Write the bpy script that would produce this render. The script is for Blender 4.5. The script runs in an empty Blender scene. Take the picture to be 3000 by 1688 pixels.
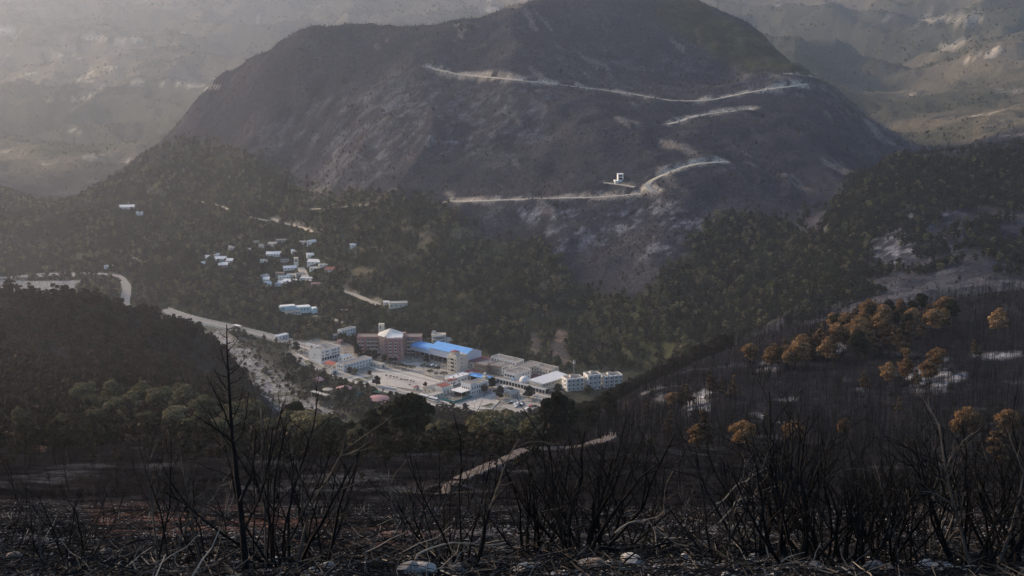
import bpy, math, random
import numpy as np
R = math.radians
random.seed(11); rng = np.random.default_rng(7)
sc = bpy.context.scene
COL = sc.collection

# ---------------------------------------------------------------- camera, sky, sun, exposure
CAM_Z = 300.0; PITCH = R(12.0); FPX = 4121.0          # focal length in photo pixels (3000 px wide)
cam_d = bpy.data.cameras.new('camera'); cam = bpy.data.objects.new('camera', cam_d); COL.objects.link(cam)
cam.location = (0, 0, CAM_Z); cam.rotation_euler = (R(90) - PITCH, 0, 0)
cam_d.sensor_width = 36.0; cam_d.lens = 36.0 * FPX / 3000.0
cam_d.clip_start = 0.1; cam_d.clip_end = 40000.0
sc.camera = cam
SUN_AZ, SUN_EL = R(-54.0), R(23.0)                     # azimuth from the view direction (left negative)
SUN_DIR = np.array([math.sin(SUN_AZ)*math.cos(SUN_EL), math.cos(SUN_AZ)*math.cos(SUN_EL), math.sin(SUN_EL)])
w = bpy.data.worlds.new('World'); sc.world = w; w.use_nodes = True
nt = w.node_tree; nt.nodes.clear()
sky = nt.nodes.new('ShaderNodeTexSky'); sky.sky_type = 'NISHITA'; sky.sun_disc = False
sky.sun_elevation = SUN_EL; sky.sun_rotation = SUN_AZ; sky.dust_density = 1.0; sky.air_density = 1.0
bg = nt.nodes.new('ShaderNodeBackground'); bg.inputs[1].default_value = 0.145
wo = nt.nodes.new('ShaderNodeOutputWorld')
nt.links.new(sky.outputs[0], bg.inputs[0]); nt.links.new(bg.outputs[0], wo.inputs[0])
sun_d = bpy.data.lights.new('sun', 'SUN'); sun_d.energy = 3.3; sun_d.angle = R(3.0); sun_d.color = (1.0, 0.73, 0.46)
sun = bpy.data.objects.new('sun', sun_d); COL.objects.link(sun)
from mathutils import Vector, Matrix, Euler
sun.rotation_euler = Vector(-SUN_DIR).to_track_quat('-Z', 'Y').to_euler()
sc.view_settings.view_transform = 'Standard'; sc.view_settings.look = 'None'
sc.view_settings.exposure = 0.6; sc.view_settings.gamma = 1.0; sc.view_settings.use_curve_mapping = False
sc.render.engine = 'CYCLES'
cy = sc.cycles
cy.use_denoising = True; cy.max_bounces = 5; cy.diffuse_bounces = 2; cy.glossy_bounces = 1
cy.transmission_bounces = 2; cy.transparent_max_bounces = 4; cy.volume_bounces = 1; cy.use_adaptive_sampling = False
HAZE_DENSITY = 0.80e-4

# ---------------------------------------------------------------- photo pixel <-> world
CP, SP = math.cos(PITCH), math.sin(PITCH)
def ray(px, py):
    dx = (np.asarray(px, float) - 1500) / FPX; dy = (844 - np.asarray(py, float)) / FPX
    return dx, CP + dy * SP, -SP + dy * CP
def at_y(px, py, Y):
    rx, ry, rz = ray(px, py); s = Y / ry
    return np.array([rx * s, Y + 0 * s, CAM_Z + rz * s])
def at_z(px, py, z=0.0):
    rx, ry, rz = ray(px, py); s = (z - CAM_Z) / rz
    return np.array([rx * s, ry * s, z + 0 * s])
def to_px(x, y, z):
    d = y * CP - (z - CAM_Z) * SP; u = y * SP + (z - CAM_Z) * CP
    d = np.maximum(d, 0.01)
    return 1500 + FPX * x / d, 844 - FPX * u / d

# ---------------------------------------------------------------- noise
def _hash(ix, iy, s):
    h = (ix.astype(np.int64) * 374761393 + iy.astype(np.int64) * 668265263 + s * 974711) & 0x7fffffff
    h = ((h ^ (h >> 13)) * 1274126177) & 0x7fffffff
    return ((h ^ (h >> 16)) & 0xffff) / 65535.0
def vnoise(x, y, s=0):
    ix = np.floor(x); iy = np.floor(y); fx = x - ix; fy = y - iy
    fx = fx * fx * fx * (fx * (fx * 6 - 15) + 10); fy = fy * fy * fy * (fy * (fy * 6 - 15) + 10)
    a = _hash(ix, iy, s); b = _hash(ix + 1, iy, s); c = _hash(ix, iy + 1, s); d = _hash(ix + 1, iy + 1, s)
    return (a + (b - a) * fx) * (1 - fy) + (c + (d - c) * fx) * fy
def fbm(x, y, sc_, oct_=4, s=0, gain=0.5):
    x = np.asarray(x, float) / sc_; y = np.asarray(y, float) / sc_
    t = 0; a = 1.0; n = 0
    for i in range(oct_):
        t = t + a * (vnoise(x + 13.7 * i, y - 7.3 * i, s + i) * 2 - 1); n += a; a *= gain
        x, y = (x * 0.8 - y * 0.6) * 2.03, (x * 0.6 + y * 0.8) * 2.03
    return t / n
def sstep(a, b, x):
    t = np.clip((x - a) / (b - a), 0, 1); return t * t * (3 - 2 * t)
def poly_sd(x, y, poly):
    """signed distance, positive inside"""
    P = np.asarray(poly, float); n = len(P)
    d = np.full(np.shape(x), 1e18); ins = np.zeros(np.shape(x), bool)
    for i in range(n):
        ax, ay = P[i]; bx, by = P[(i + 1) % n]
        ex, ey = bx - ax, by - ay
        t = np.clip(((x - ax) * ex + (y - ay) * ey) / (ex * ex + ey * ey + 1e-12), 0, 1)
        d = np.minimum(d, (x - ax - t * ex) ** 2 + (y - ay - t * ey) ** 2)
        c = ((ay > y) != (by > y))
        with np.errstate(divide='ignore', invalid='ignore'):
            xi = ax + (y - ay) * ex / (ey if ey != 0 else 1e-12)
        ins ^= c & (x < xi)
    return np.where(ins, 1, -1) * np.sqrt(d)

# ---------------------------------------------------------------- materials
MATS = {}
def new_mat(name):
    m = bpy.data.materials.new(name); m.use_nodes = True
    b = m.node_tree.nodes['Principled BSDF']; b.inputs['Specular IOR Level'].default_value = 0.15
    MATS[name] = m
    return m, m.node_tree, b
def mat(name, col, rough=0.85, var=0.12, scale=0.6, spec=0.15, metal=0.0, bump=0.0):
    """paint, plaster, metal ... : base colour mottled by object-space noise"""
    if name in MATS: return MATS[name]
    m, t, b = new_mat(name)
    b.inputs['Roughness'].default_value = rough; b.inputs['Specular IOR Level'].default_value = spec
    b.inputs['Metallic'].default_value = metal
    tc = t.nodes.new('ShaderNodeTexCoord'); no = t.nodes.new('ShaderNodeTexNoise')
    no.inputs['Scale'].default_value = scale; no.inputs['Detail'].default_value = 5; no.inputs['Roughness'].default_value = 0.65
    t.links.new(tc.outputs['Object'], no.inputs['Vector'])
    r = t.nodes.new('ShaderNodeMapRange'); r.inputs[1].default_value = 0.3; r.inputs[2].default_value = 0.7
    r.inputs[3].default_value = 1 - var; r.inputs[4].default_value = 1 + var
    t.links.new(no.outputs[0], r.inputs[0])
    mx = t.nodes.new('ShaderNodeVectorMath'); mx.operation = 'SCALE'
    mx.inputs[0].default_value = col; t.links.new(r.outputs[0], mx.inputs['Scale'])
    t.links.new(mx.outputs[0], b.inputs['Base Color'])
    if bump:
        bp = t.nodes.new('ShaderNodeBump'); bp.inputs['Strength'].default_value = bump
        t.links.new(no.outputs[0], bp.inputs['Height']); t.links.new(bp.outputs[0], b.inputs['Normal'])
    return m

# ---------------------------------------------------------------- mesh helpers
def mesh_np(name, V, F, mat_=None, smooth=False, sizes=None):
    """V (n,3); F (m,k) array or flat list with sizes"""
    me = bpy.data.meshes.new(name)
    V = np.asarray(V, np.float32)
    me.vertices.add(len(V)); me.vertices.foreach_set('co', V.ravel())
    if sizes is None:
        F = np.asarray(F, np.int32); sizes = np.full(len(F), F.shape[1], np.int32); flat = F.ravel()
    else:
        flat = np.asarray(F, np.int32); sizes = np.asarray(sizes, np.int32)
    me.loops.add(len(flat)); me.loops.foreach_set('vertex_index', flat)
    me.polygons.add(len(sizes))
    st = np.zeros(len(sizes), np.int32); st[1:] = np.cumsum(sizes)[:-1]
    me.polygons.foreach_set('loop_start', st); me.polygons.foreach_set('loop_total', sizes)
    me.polygons.foreach_set('use_smooth', np.full(len(sizes), smooth, bool))
    me.update(calc_edges=True)
    if mat_ is not None: me.materials.append(mat_)
    return me
def link(name, me, parent=None, loc=None, rot=None, scale=None):
    o = bpy.data.objects.new(name, me); COL.objects.link(o)
    if parent is not None: o.parent = parent
    if loc is not None: o.location = [float(v) for v in loc]
    if rot is not None: o.rotation_euler = [float(v) for v in rot]
    if scale is not None: o.scale = (scale,) * 3 if np.isscalar(scale) else scale
    return o
def tag(o, label, cat=None, group=None, kind=None):
    if label: o['label'] = label
    if cat: o['category'] = cat
    if group: o['group'] = group
    if kind: o['kind'] = kind
    return o
class MB:
    """collects boxes, prisms, quads, tubes and builds one mesh"""
    def __init__(s): s.v = []; s.f = []; s.n = 0
    def add(s, V, F):
        V = [tuple(map(float, p)) for p in V]
        s.v += V; s.f += [tuple(int(i) + s.n for i in f) for f in F]; s.n += len(V); return s
    def box(s, x0, x1, y0, y1, z0, z1):
        return s.add([(x0,y0,z0),(x1,y0,z0),(x1,y1,z0),(x0,y1,z0),(x0,y0,z1),(x1,y0,z1),(x1,y1,z1),(x0,y1,z1)],
                     [(0,3,2,1),(4,5,6,7),(0,1,5,4),(1,2,6,5),(2,3,7,6),(3,0,4,7)])
    def prism(s, pts, z0, z1):
        """vertical prism over a plan polygon (ccw)"""
        n = len(pts)
        a = sum(pts[i][0]*pts[(i+1)%n][1]-pts[(i+1)%n][0]*pts[i][1] for i in range(n))
        if a < 0: pts = pts[::-1]
        V = [(p[0],p[1],z0) for p in pts] + [(p[0],p[1],z1) for p in pts]
        F = [tuple(range(n))[::-1], tuple(range(n, 2*n))] + [(i,(i+1)%n,n+(i+1)%n,n+i) for i in range(n)]
        return s.add(V, F)
    def tube(s, pts, rad, k=5):
        pts = np.asarray(pts, float); n = len(pts)
        d = np.gradient(pts, axis=0); d /= (np.linalg.norm(d, axis=1)[:, None] + 1e-9)
        up = np.array([0.31, 0.17, 0.93]); a = np.cross(d, up); a /= (np.linalg.norm(a, axis=1)[:, None] + 1e-9); b = np.cross(d, a)
        th = np.arange(k) / k * 2 * math.pi
        rad = np.broadcast_to(np.asarray(rad, float), (n,))
        V = pts[:, None, :] + rad[:, None, None] * (np.cos(th)[None, :, None] * a[:, None, :] + np.sin(th)[None, :, None] * b[:, None, :])
        F = []
        for i in range(n - 1):
            for j in range(k):
                F.append((i*k+j, i*k+(j+1)%k, (i+1)*k+(j+1)%k, (i+1)*k+j))
        F.append(tuple(range(k))[::-1]); F.append(tuple((n-1)*k + j for j in range(k)))
        return s.add(V.reshape(-1, 3), F)
    def mesh(s, name, m, smooth=False):
        flat = [i for f in s.f for i in f]
        return mesh_np(name, np.array(s.v), flat, m, smooth, [len(f) for f in s.f])
    def build(s, name, m, parent=None, smooth=False, **k):
        return link(name, s.mesh(name, m, smooth), parent, **k)
# ---------------------------------------------------------------- terrain: control points (photo column, photo row, metres ahead)
NEAR = [(16, 1692), (30, 1590), (60, 1500), (100, 1450)]
CPX = {
 -500: NEAR + [(200,1330),(300,1260),(450,1170),(600,1070),(720,980),(800,890),(840,845),(1000,1020),(1250,930),(1440,815),(1600,715),(1800,630),(2000,570),(2300,480),(2700,400),(3200,280),(3800,110),(4500,-60),(5400,-260)],
 0:    NEAR + [(200,1335),(260,1310),(320,1265),(430,1190),(560,1100),(680,1010),(760,918),(800,872),(1000,1040),(1200,945),(1400,850),(1450,805),(1600,715),(1800,630),(2000,570),(2300,480),(2700,400),(3200,285),(3800,130),(4500,-20),(5400,-230)],
 300:  NEAR + [(200,1340),(260,1315),(320,1275),(430,1210),(560,1130),(680,1045),(760,950),(800,910),(1000,1040),(1200,960),(1400,856),(1480,800),(1600,715),(1700,660),(1850,600),(2000,555),(2300,470),(2700,400),(3200,285),(3800,135),(4500,0),(5400,-200)],
 430:  NEAR + [(200,1340),(320,1285),(500,1180),(680,1060),(780,965),(810,947),(1000,1040),(1270,925),(1400,850),(1550,745),(1700,650),(1850,560),(1950,480),(2150,510),(2500,430),(3200,285),(3800,135),(4500,0),(5400,-200)],
 600:  NEAR + [(200,1342),(300,1298),(420,1240),(560,1170),(720,1090),(800,1025),(840,993),(1000,1060),(1214,978),(1245,938),(1330,862),(1450,785),(1560,715),(1700,650),(1800,575),(1900,470),(2000,350),(2080,265),(2300,420),(2700,390),(3200,275),(3800,130),(4500,-10),(5400,-210)],
 720:  NEAR + [(200,1345),(300,1305),(420,1265),(600,1215),(780,1150),(850,1112),(930,1125),(1120,1061),(1230,945),(1320,880),(1450,780),(1560,705),(1660,640),(1740,560),(1850,420),(1950,290),(2010,205),(2300,380),(2800,350),(3800,110),(4500,-20),(5400,-220)],
 850:  NEAR + [(200,1345),(260,1325),(400,1305),(600,1290),(800,1285),(920,1245),(985,1200),(1120,1061),(1188,1000),(1250,952),(1330,890),(1420,820),(1500,755),(1570,695),(1650,635),(1720,575),(1770,505),(1830,390),(1880,280),(1930,165),(1945,138),(2200,290),(2700,310),(3200,220),(3800,95),(4500,-40),(5400,-230)],
 1030: NEAR + [(200,1345),(250,1325),(330,1340),(500,1330),(700,1310),(985,1200),(1120,1061),(1215,980),(1260,938),(1330,860),(1400,780),(1460,700),(1530,620),(1600,550),(1700,430),(1780,330),(1850,230),(1910,128),(2200,270),(2700,280),(3800,70),(4500,-60),(5400,-240)],
 1200: NEAR + [(200,1342),(245,1322),(320,1350),(400,1350),(600,1325),(800,1280),(985,1200),(1120,1061),(1200,992),(1250,940),(1300,880),(1350,805),(1400,725),(1450,652),(1500,590),(1560,515),(1640,410),(1730,305),(1810,215),(1880,135),(1905,115),(2150,230),(2700,230),(3800,60),(4500,-70),(5400,-250)],
 1350: NEAR + [(130,1420),(200,1355),(255,1318),(330,1350),(600,1325),(985,1200),(1110,1070),(1170,1010),(1230,940),(1290,860),(1340,785),(1400,690),(1450,615),(1490,565),(1570,460),(1660,350),(1740,265),(1820,170),(1890,86),(2150,200),(2700,180),(3800,40),(4500,-90)],
 1500: NEAR + [(150,1415),(200,1368),(240,1330),(270,1315),(340,1345),(500,1330),(700,1295),(900,1235),(985,1200),(1100,1081),(1140,1035),(1185,985),(1230,922),(1280,850),(1330,772),(1380,690),(1420,620),(1450,580),(1520,480),(1600,380),(1680,290),(1730,235),(1800,150),(1880,68),(1930,30),(2200,160),(2700,130),(3800,10),(4500,-110)],
 1620: NEAR + [(150,1410),(210,1350),(265,1303),(330,1335),(500,1290),(700,1270),(985,1200),(1070,1105),(1120,1050),(1170,990),(1230,910),(1280,835),(1330,750),(1380,665),(1420,600),(1440,572),(1520,470),(1600,370),(1690,280),(1730,250),(1800,160),(1880,70),(1950,0),(2250,130),(3800,-20)],
 1750: NEAR + [(150,1405),(210,1340),(260,1292),(285,1283),(330,1310),(430,1275),(560,1225),(700,1230),(900,1215),(1040,1143),(1090,1085),(1140,1030),(1195,955),(1250,870),(1300,790),(1350,705),(1400,620),(1430,572),(1450,543),(1530,440),(1610,345),(1690,290),(1720,278),(1800,190),(1880,90),(1960,-5),(2010,-20),(2300,110),(3000,60),(3800,-40)],
 1900: NEAR + [(140,1420),(200,1365),(260,1320),(300,1315),(380,1240),(470,1165),(540,1118),(700,1150),(900,1120),(1040,1075),(1100,1010),(1150,945),(1200,870),(1250,790),(1300,710),(1350,640),(1400,575),(1440,515),(1460,492),(1550,410),(1640,340),(1720,292),(1800,205),(1890,95),(1970,10),(2010,-15),(2300,110),(3000,50),(3800,-50)],
 2050: NEAR + [(140,1430),(200,1375),(250,1338),(290,1322),(350,1260),(430,1185),(500,1110),(560,1062),(720,1095),(900,1075),(1050,1015),(1100,960),(1150,898),(1200,830),(1250,760),(1300,690),(1350,620),(1400,560),(1440,490),(1455,474),(1550,400),(1650,325),(1710,295),(1750,268),(1850,170),(1950,60),(1990,18),(2250,140),(3000,50),(3800,-60)],
 2200: NEAR + [(140,1440),(200,1385),(250,1350),(300,1330),(380,1235),(460,1145),(540,1060),(590,1010),(740,1040),(900,1020),(1050,960),(1130,880),(1200,800),(1260,730),(1320,655),(1400,560),(1480,480),(1570,400),(1660,320),(1730,262),(1790,225),(1870,150),(1930,92),(2200,200),(2700,130),(3400,20)],
 2350: NEAR + [(140,1440),(200,1390),(250,1360),(300,1335),(400,1220),(500,1095),(580,1000),(625,960),(760,990),(900,965),(1000,905),(1100,825),(1180,760),(1240,712),(1340,625),(1440,525),(1550,420),(1650,322),(1740,245),(1810,200),(2100,290),(2600,160),(3200,40),(3800,-80)],
 2450: NEAR + [(140,1440),(200,1390),(300,1330),(400,1215),(500,1090),(600,975),(635,945),(770,980),(900,935),(1000,870),(1100,780),(1180,700),(1230,640),(1270,610),(1350,600),(1450,520),(1560,430),(1660,340),(1750,280),(1960,360),(2300,270),(2700,150),(3200,35),(3800,-80)],
 2550: NEAR + [(140,1440),(200,1390),(300,1325),(400,1205),(500,1080),(600,960),(645,930),(780,960),(900,905),(1000,825),(1100,725),(1190,625),(1260,545),(1300,502),(1450,530),(1560,500),(1660,430),(1740,362),(1920,430),(2150,370),(2500,270),(2900,150),(3300,40),(3800,-60)],
 2680: NEAR + [(140,1440),(200,1390),(300,1315),(400,1195),(500,1070),(600,945),(650,908),(780,930),(900,870),(1000,790),(1100,685),(1190,580),(1250,500),(1285,462),(1430,500),(1600,490),(1700,452),(1850,450),(2050,390),(2350,290),(2700,170),(3100,50),(3500,-60)],
 2820: NEAR + [(140,1440),(200,1385),(300,1305),(400,1190),(500,1060),(600,930),(650,880),(780,905),(900,845),(1000,760),(1100,660),(1190,560),(1250,480),(1290,444),(1450,480),(1700,440),(1950,370),(2250,280),(2600,170),(2950,60),(3400,-70)],
 3000: NEAR + [(140,1440),(200,1385),(300,1300),(400,1185),(500,1055),(600,920),(650,852),(790,890),(900,830),(1000,750),(1100,655),(1190,555),(1260,470),(1300,432),(1450,460),(1650,420),(1850,350),(2200,250),(2500,150),(2850,30),(3300,-90)],
 3500: NEAR + [(200,1385),(300,1300),(400,1180),(500,1050),(600,910),(660,830),(800,880),(1000,740),(1190,545),(1300,425),(1450,440),(1850,330),(2200,230),(2500,130),(2850,10),(3300,-110)],
}
pts = []
for px, prof in CPX.items():
    for Y, py in prof:
        if Y > 2100: Y = 2100 + (Y - 2100) * 1.75          # the far ranges lie well back
        rx, ry, rz = ray(px, py); pts.append((rx / ry, math.log(Y), -rz / ry))
    t = (px - 1500) / FPX
    pts += [(t, math.log(9), 0.50), (t, math.log(4), 0.62), (t, math.log(2), 0.85)]
    t6 = (px - 1500) / FPX / CP
    pts.append((t6, math.log(11500), -0.09))
pts = np.array(pts)
def kern(d2): return np.sqrt(d2 + 0.03 ** 2)
def feat(t, v): return np.stack([np.asarray(t) * 1.15, np.asarray(v)], -1)
Pf = feat(pts[:, 0], pts[:, 1]); nP = len(Pf)
K = kern(((Pf[:, None] - Pf[None]) ** 2).sum(-1)) - 1e-4 * np.eye(nP)
A = np.zeros((nP + 3, nP + 3)); A[:nP, :nP] = K
Q = np.column_stack([np.ones(nP), Pf]); A[:nP, nP:] = Q; A[nP:, :nP] = Q.T
Wt = np.linalg.solve(A, np.concatenate([pts[:, 2], np.zeros(3)]))
def rbf(t, v):
    sh = t.shape; Fq = feat(t.ravel(), v.ravel()); out = np.empty(len(Fq))
    for i in range(0, len(Fq), 20000):
        q = Fq[i:i + 20000]
        d2 = (q[:, None, 0] - Pf[None, :, 0]) ** 2 + (q[:, None, 1] - Pf[None, :, 1]) ** 2
        out[i:i + 20000] = kern(d2) @ Wt[:nP] + Wt[nP] + q @ Wt[nP + 1:]
    return out.reshape(sh)
YR = np.concatenate([np.geomspace(3.0, 60, 170)[:-1], np.geomspace(60, 900, 250)[:-1], np.linspace(900, 2150, 380)[:-1], np.geomspace(2150, 11000, 190)])
NX = 620; TX = np.linspace(-0.62, 0.62, NX); CW = 10.0      # column x = t * (y + CW)
GY, GT = np.meshgrid(YR, TX, indexing='ij')
GX = GT * (GY + CW)
# evaluate the smooth surface on a thinner grid, then interpolate
sub_r = np.unique(np.concatenate([np.arange(0, len(YR), 3), [len(YR) - 1]])); sub_c = np.unique(np.concatenate([np.arange(0, NX, 4), [NX - 1]]))
tt = np.clip(GX / GY, -0.55, 0.55)[np.ix_(sub_r, sub_c)]; vv = np.log(GY)[np.ix_(sub_r, sub_c)]
E = rbf(tt, vv)
tmp = np.stack([np.interp(np.arange(NX), sub_c, E[i]) for i in range(len(sub_r))])
EF = np.stack([np.interp(np.arange(len(YR)), sub_r, tmp[:, j]) for j in range(NX)], 1)
GZ = CAM_Z - EF * GY
def wpoly(pp, z=0.0): return [tuple(at_z(a, b, z)[:2]) for a, b in pp]
TOWN = wpoly([(835,992),(930,985),(1060,1000),(1240,1012),(1330,1030),(1430,1055),(1560,1078),(1700,1100),(1860,1108),(1880,1150),(1700,1200),(1500,1250),(1000,1270),(930,1160),(850,1110),(775,1045),(790,1010)])
RIVER = wpoly([(470,935),(560,950),(640,972),(712,1012),(755,1058),(805,1102),(872,1152),(965,1205),(980,1290),(880,1250),(800,1180),(745,1115),(700,1050),(655,1003),(590,985),(440,960)])
RIVER2 = wpoly([(-200,828),(60,826),(230,822),(215,840),(190,856),(170,870),(150,900),(-200,960)])
# relief noise grows with distance
amp = np.clip(GY, 10, 2600) * 0.0105
ridge = 1 - np.abs(fbm(GX, GY * 0.55, 170, 4, 3)) * 2.2
gul = (ridge - 0.55) * sstep(1150, 1450, GY) * 13.0
gul = gul + (1 - np.abs(fbm(GX * .9 + GY * .25, GY * .6, 480, 5, 4, .55)) * 2.4 - .5) * sstep(2350, 3300, GY) * 62
near_n = fbm(GX, GY, 3.0, 3, 21) * 0.16 * sstep(5, 14, GY) + fbm(GX, GY, 0.8, 2, 22) * 0.07 * sstep(5, 12, GY) * (1 - sstep(40, 80, GY)) + fbm(GX, GY, 14, 3, 23) * 0.5 * sstep(20, 70, GY)
relief = fbm(GX, GY, 75, 4, 5, 0.55) * amp * 0.42 * sstep(60, 250, GY) + fbm(GX, GY, 24, 3, 9, 0.6) * amp * 0.16 * sstep(60, 250, GY) + gul + near_n
sdT = poly_sd(GX, GY, TOWN); sdR = poly_sd(GX, GY, RIVER); sdR2 = poly_sd(GX, GY, RIVER2)
wT = sstep(-45, 0, sdT); wR = sstep(-16, 2, sdR); wR2 = sstep(-14, 2, sdR2)
flat = np.maximum(np.maximum(wT, wR), wR2)
GZ = GZ + relief * (1 - flat)
GZ = GZ * (1 - wT) + 0.0 * wT
river_z = -2.2 + fbm(GX, GY, 9, 3, 31) * 0.35
GZ = GZ * (1 - wR) + river_z * wR
GZ = GZ * (1 - wR2) + (river_z + 1.8) * wR2
ri = np.arange(len(YR))
def H(x, y, G=None):
    G = GZ if G is None else G
    x = np.asarray(x, float); y = np.asarray(y, float)
    r = np.interp(y, YR, ri); c = (x / (y + CW) + 0.62) / 1.24 * (NX - 1); c = np.clip(c, 0, NX - 1.001)
    r = np.clip(r, 0, len(YR) - 1.001); i = r.astype(int); j = c.astype(int); fr = r - i; fc = c - j
    return (G[i, j] * (1 - fc) + G[i, j + 1] * fc) * (1 - fr) + (G[i + 1, j] * (1 - fc) + G[i + 1, j + 1] * fc) * fr
def hit(px, py, y0=6.0, y1=7000.0):
    """first point of the ground along the photo pixel's ray"""
    rx, ry, rz = ray(float(px), float(py))
    ys = np.geomspace(y0, y1, 4000); s = ys / ry
    g = H(rx * s, ys) - (CAM_Z + rz * s)
    k = np.argmax(g > 0)
    if not (g > 0).any(): k = len(ys) - 1
    if k > 0:
        f = g[k - 1] / (g[k - 1] - g[k] + 1e-12); Y = ys[k - 1] + f * (ys[k] - ys[k - 1])
    else: Y = ys[0]
    s = Y / ry; return np.array([rx * s, Y, H(rx * s, Y)])
# ---------------------------------------------------------------- roads: traced, smoothed, cut into the slopes
def resample(P, step):
    P = np.asarray(P, float); d = np.r_[0, np.cumsum(np.linalg.norm(np.diff(P[:, :2], axis=0), axis=1))]
    n = max(2, int(d[-1] / step)); q = np.linspace(0, d[-1], n)
    return np.stack([np.interp(q, d, P[:, i]) for i in range(3)], 1)
def smooth1(a, n):
    if n < 2: return a
    k = np.ones(n) / n; p = np.concatenate([np.full(n, a[0]), a, np.full(n, a[-1])]); return np.convolve(p, k, 'same')[n:-n]
ROADS = []
def plan_road(name, label, pp, width, kind='dirt', y0=6.0, bank=1.0, z=None, wob=0.0):
    P = np.array([hit(a, b, y0) if z is None else at_z(a, b, z) for a, b in pp])
    P = resample(P, 4.0 if P[:, 1].max() > 600 else 1.5)
    n = 9 if P[:, 1].max() > 600 else 11
    for i in (0, 1): P[:, i] = smooth1(P[:, i], n)
    P[:, 2] = smooth1(P[:, 2], n * 2) if z is None else z
    ROADS.append(dict(name=name, label=label, P=P, w=width, kind=kind, bank=bank, wob=wob))
UP = 1100.0
plan_road('mountain_road', 'pale dirt road running level across the burnt mountain below the white house', [(1305,590),(1400,588),(1500,583),(1600,581),(1700,579),(1800,575),(1850,569),(1890,561)], 6, y0=UP, bank=1.3)
plan_road('mountain_road', 'pale dirt road climbing right from the white house to a pointed bend', [(1925,567),(1885,553),(1880,541),(1950,506),(1962,491),(2050,474),(2110,472),(2145,475)], 6, y0=UP, bank=1.6)
plan_road('mountain_track', 'short pale track leading to the white house on the mountain', [(1755,534),(1800,536),(1840,542),(1872,552)], 4.5, y0=UP, bank=.5)
plan_road('mountain_road', 'long pale road crossing high below the summit of the burnt mountain', [(1250,190),(1290,208),(1305,216),(1400,222),(1500,232),(1600,244),(1670,250),(1720,260),(1800,266),(1900,284),(1940,291),(2030,302),(2080,292),(2140,281),(2190,269),(2260,259),(2330,250),(2370,243)], 6, y0=UP, bank=1.7)
plan_road('mountain_road', 'pale road branch below the high road near a landslip', [(1945,366),(1990,357),(2020,342),(2080,333),(2150,324),(2190,315),(2212,322)], 6, y0=UP, bank=1.8)
plan_road('mountain_road', 'small pale road end high at the right skyline of the mountain', [(2285,212),(2340,220),(2395,229)], 5, y0=UP, bank=1.0)
plan_road('mountain_track', 'faint track at the left foot of the burnt mountain', [(905,614),(980,607),(1100,598)], 4, y0=UP, bank=.6)
plan_road('hill_track', 'bright hooked dirt track above the hamlet', [(802,633),(793,641),(800,649),(830,655),(880,665),(935,681)], 4.5, y0=UP, bank=.8)
plan_road('hill_track', 'thin grey track slanting down the low hills left of the mountain', [(565,586),(640,600),(700,625),(760,645),(795,648)], 3.5, y0=UP, bank=.3)
plan_road('hill_track', 'short pale track in the trees above the valley road bend', [(330,731),(380,752),(425,768)], 4, y0=UP, bank=.6)
plan_road('hamlet_lane', 'grey lane coming down from the hamlet to the forest lodge', [(985,848),(1040,862),(1085,882),(1118,898)], 6, y0=UP, bank=.8)
plan_road('hamlet_lane', 'pale lane curving from the mint clinic down towards the town', [(905,925),(940,925),(985,938),(1028,956)], 5, y0=UP, bank=.3)
plan_road('hamlet_lane', 'short level lane above the mint clinic', [(978,911),(1015,905),(1055,903)], 4, y0=UP, bank=.4)
plan_road('hamlet_lane', 'grey village street running down through the hamlet', [(878,775),(885,790),(890,805),(900,818),(915,828)], 7, y0=UP, bank=0)
plan_road('valley_road', 'pale curving valley road on the far left above the river', [(-150,824),(0,812),(130,805),(250,798),(330,803),(352,812),(368,830),(373,845),(370,862),(363,884),(375,904),(400,914),(428,919)], 9, 'asphalt', UP, .4)
plan_road('promenade_road', 'long straight road along the river bank leading into town', [(470,905),(545,931),(640,952),(760,980),(850,1003)], 11, 'asphalt', UP, .2, z=1.6)
plan_road('dirt_path', 'pinkish dirt path winding across the burnt slope in the foreground', [(1295,1442),(1340,1412),(1400,1382),(1470,1352),(1530,1328),(1600,1317),(1680,1307),(1740,1296),(1778,1286),(1800,1274)], 2.4, 'path', 90, .3)
road_near = np.full(GX.shape, 1e9); bank_tint = np.zeros(GX.shape)
CLEAR_ROAD = []
for rd in ROADS:
    P = rd['P']; half = rd['w'] / 2; b = half + 14
    m_ = (GX > P[:, 0].min() - b) & (GX < P[:, 0].max() + b) & (GY > P[:, 1].min() - b) & (GY < P[:, 1].max() + b)
    I = np.argwhere(m_); gx = GX[m_]; gy = GY[m_]; gz = GZ[m_]
    d = np.empty(len(gx)); k = np.empty(len(gx), int)
    for i in range(0, len(gx), 5000):
        dd = np.hypot(gx[i:i+5000, None] - P[None, :, 0], gy[i:i+5000, None] - P[None, :, 1]); k[i:i+5000] = dd.argmin(1); d[i:i+5000] = dd.min(1)
    rz = P[k, 2]
    if rd['kind'] == 'path': wv = 1 - sstep(half * .9, half + 1.5, d); rd['off'] = .16
    else: wv = 1 - sstep(half + .5, half + 5.5, d); rd['off'] = .45
    up = sstep(-.2, 1.0, gz - rz) * (1 - sstep(half + 1, half + 4.5 * rd['bank'] + 2, d)) * sstep(0, .01, rd['bank'])
    dn = sstep(-.2, 1.0, rz - gz) * (1 - sstep(half, half + 5 * rd['bank'], d)) * .7
    bt = bank_tint[m_]; bank_tint[m_] = np.maximum(bt, np.maximum(up, dn * (rd['bank'] > .9)) * min(1, rd['bank']))
    GZ[m_] = gz * (1 - wv) + (rz - rd['off']) * wv
    CLEAR_ROAD += [(p[0], p[1], half + 2.5) for p in P[::2]]
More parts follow.
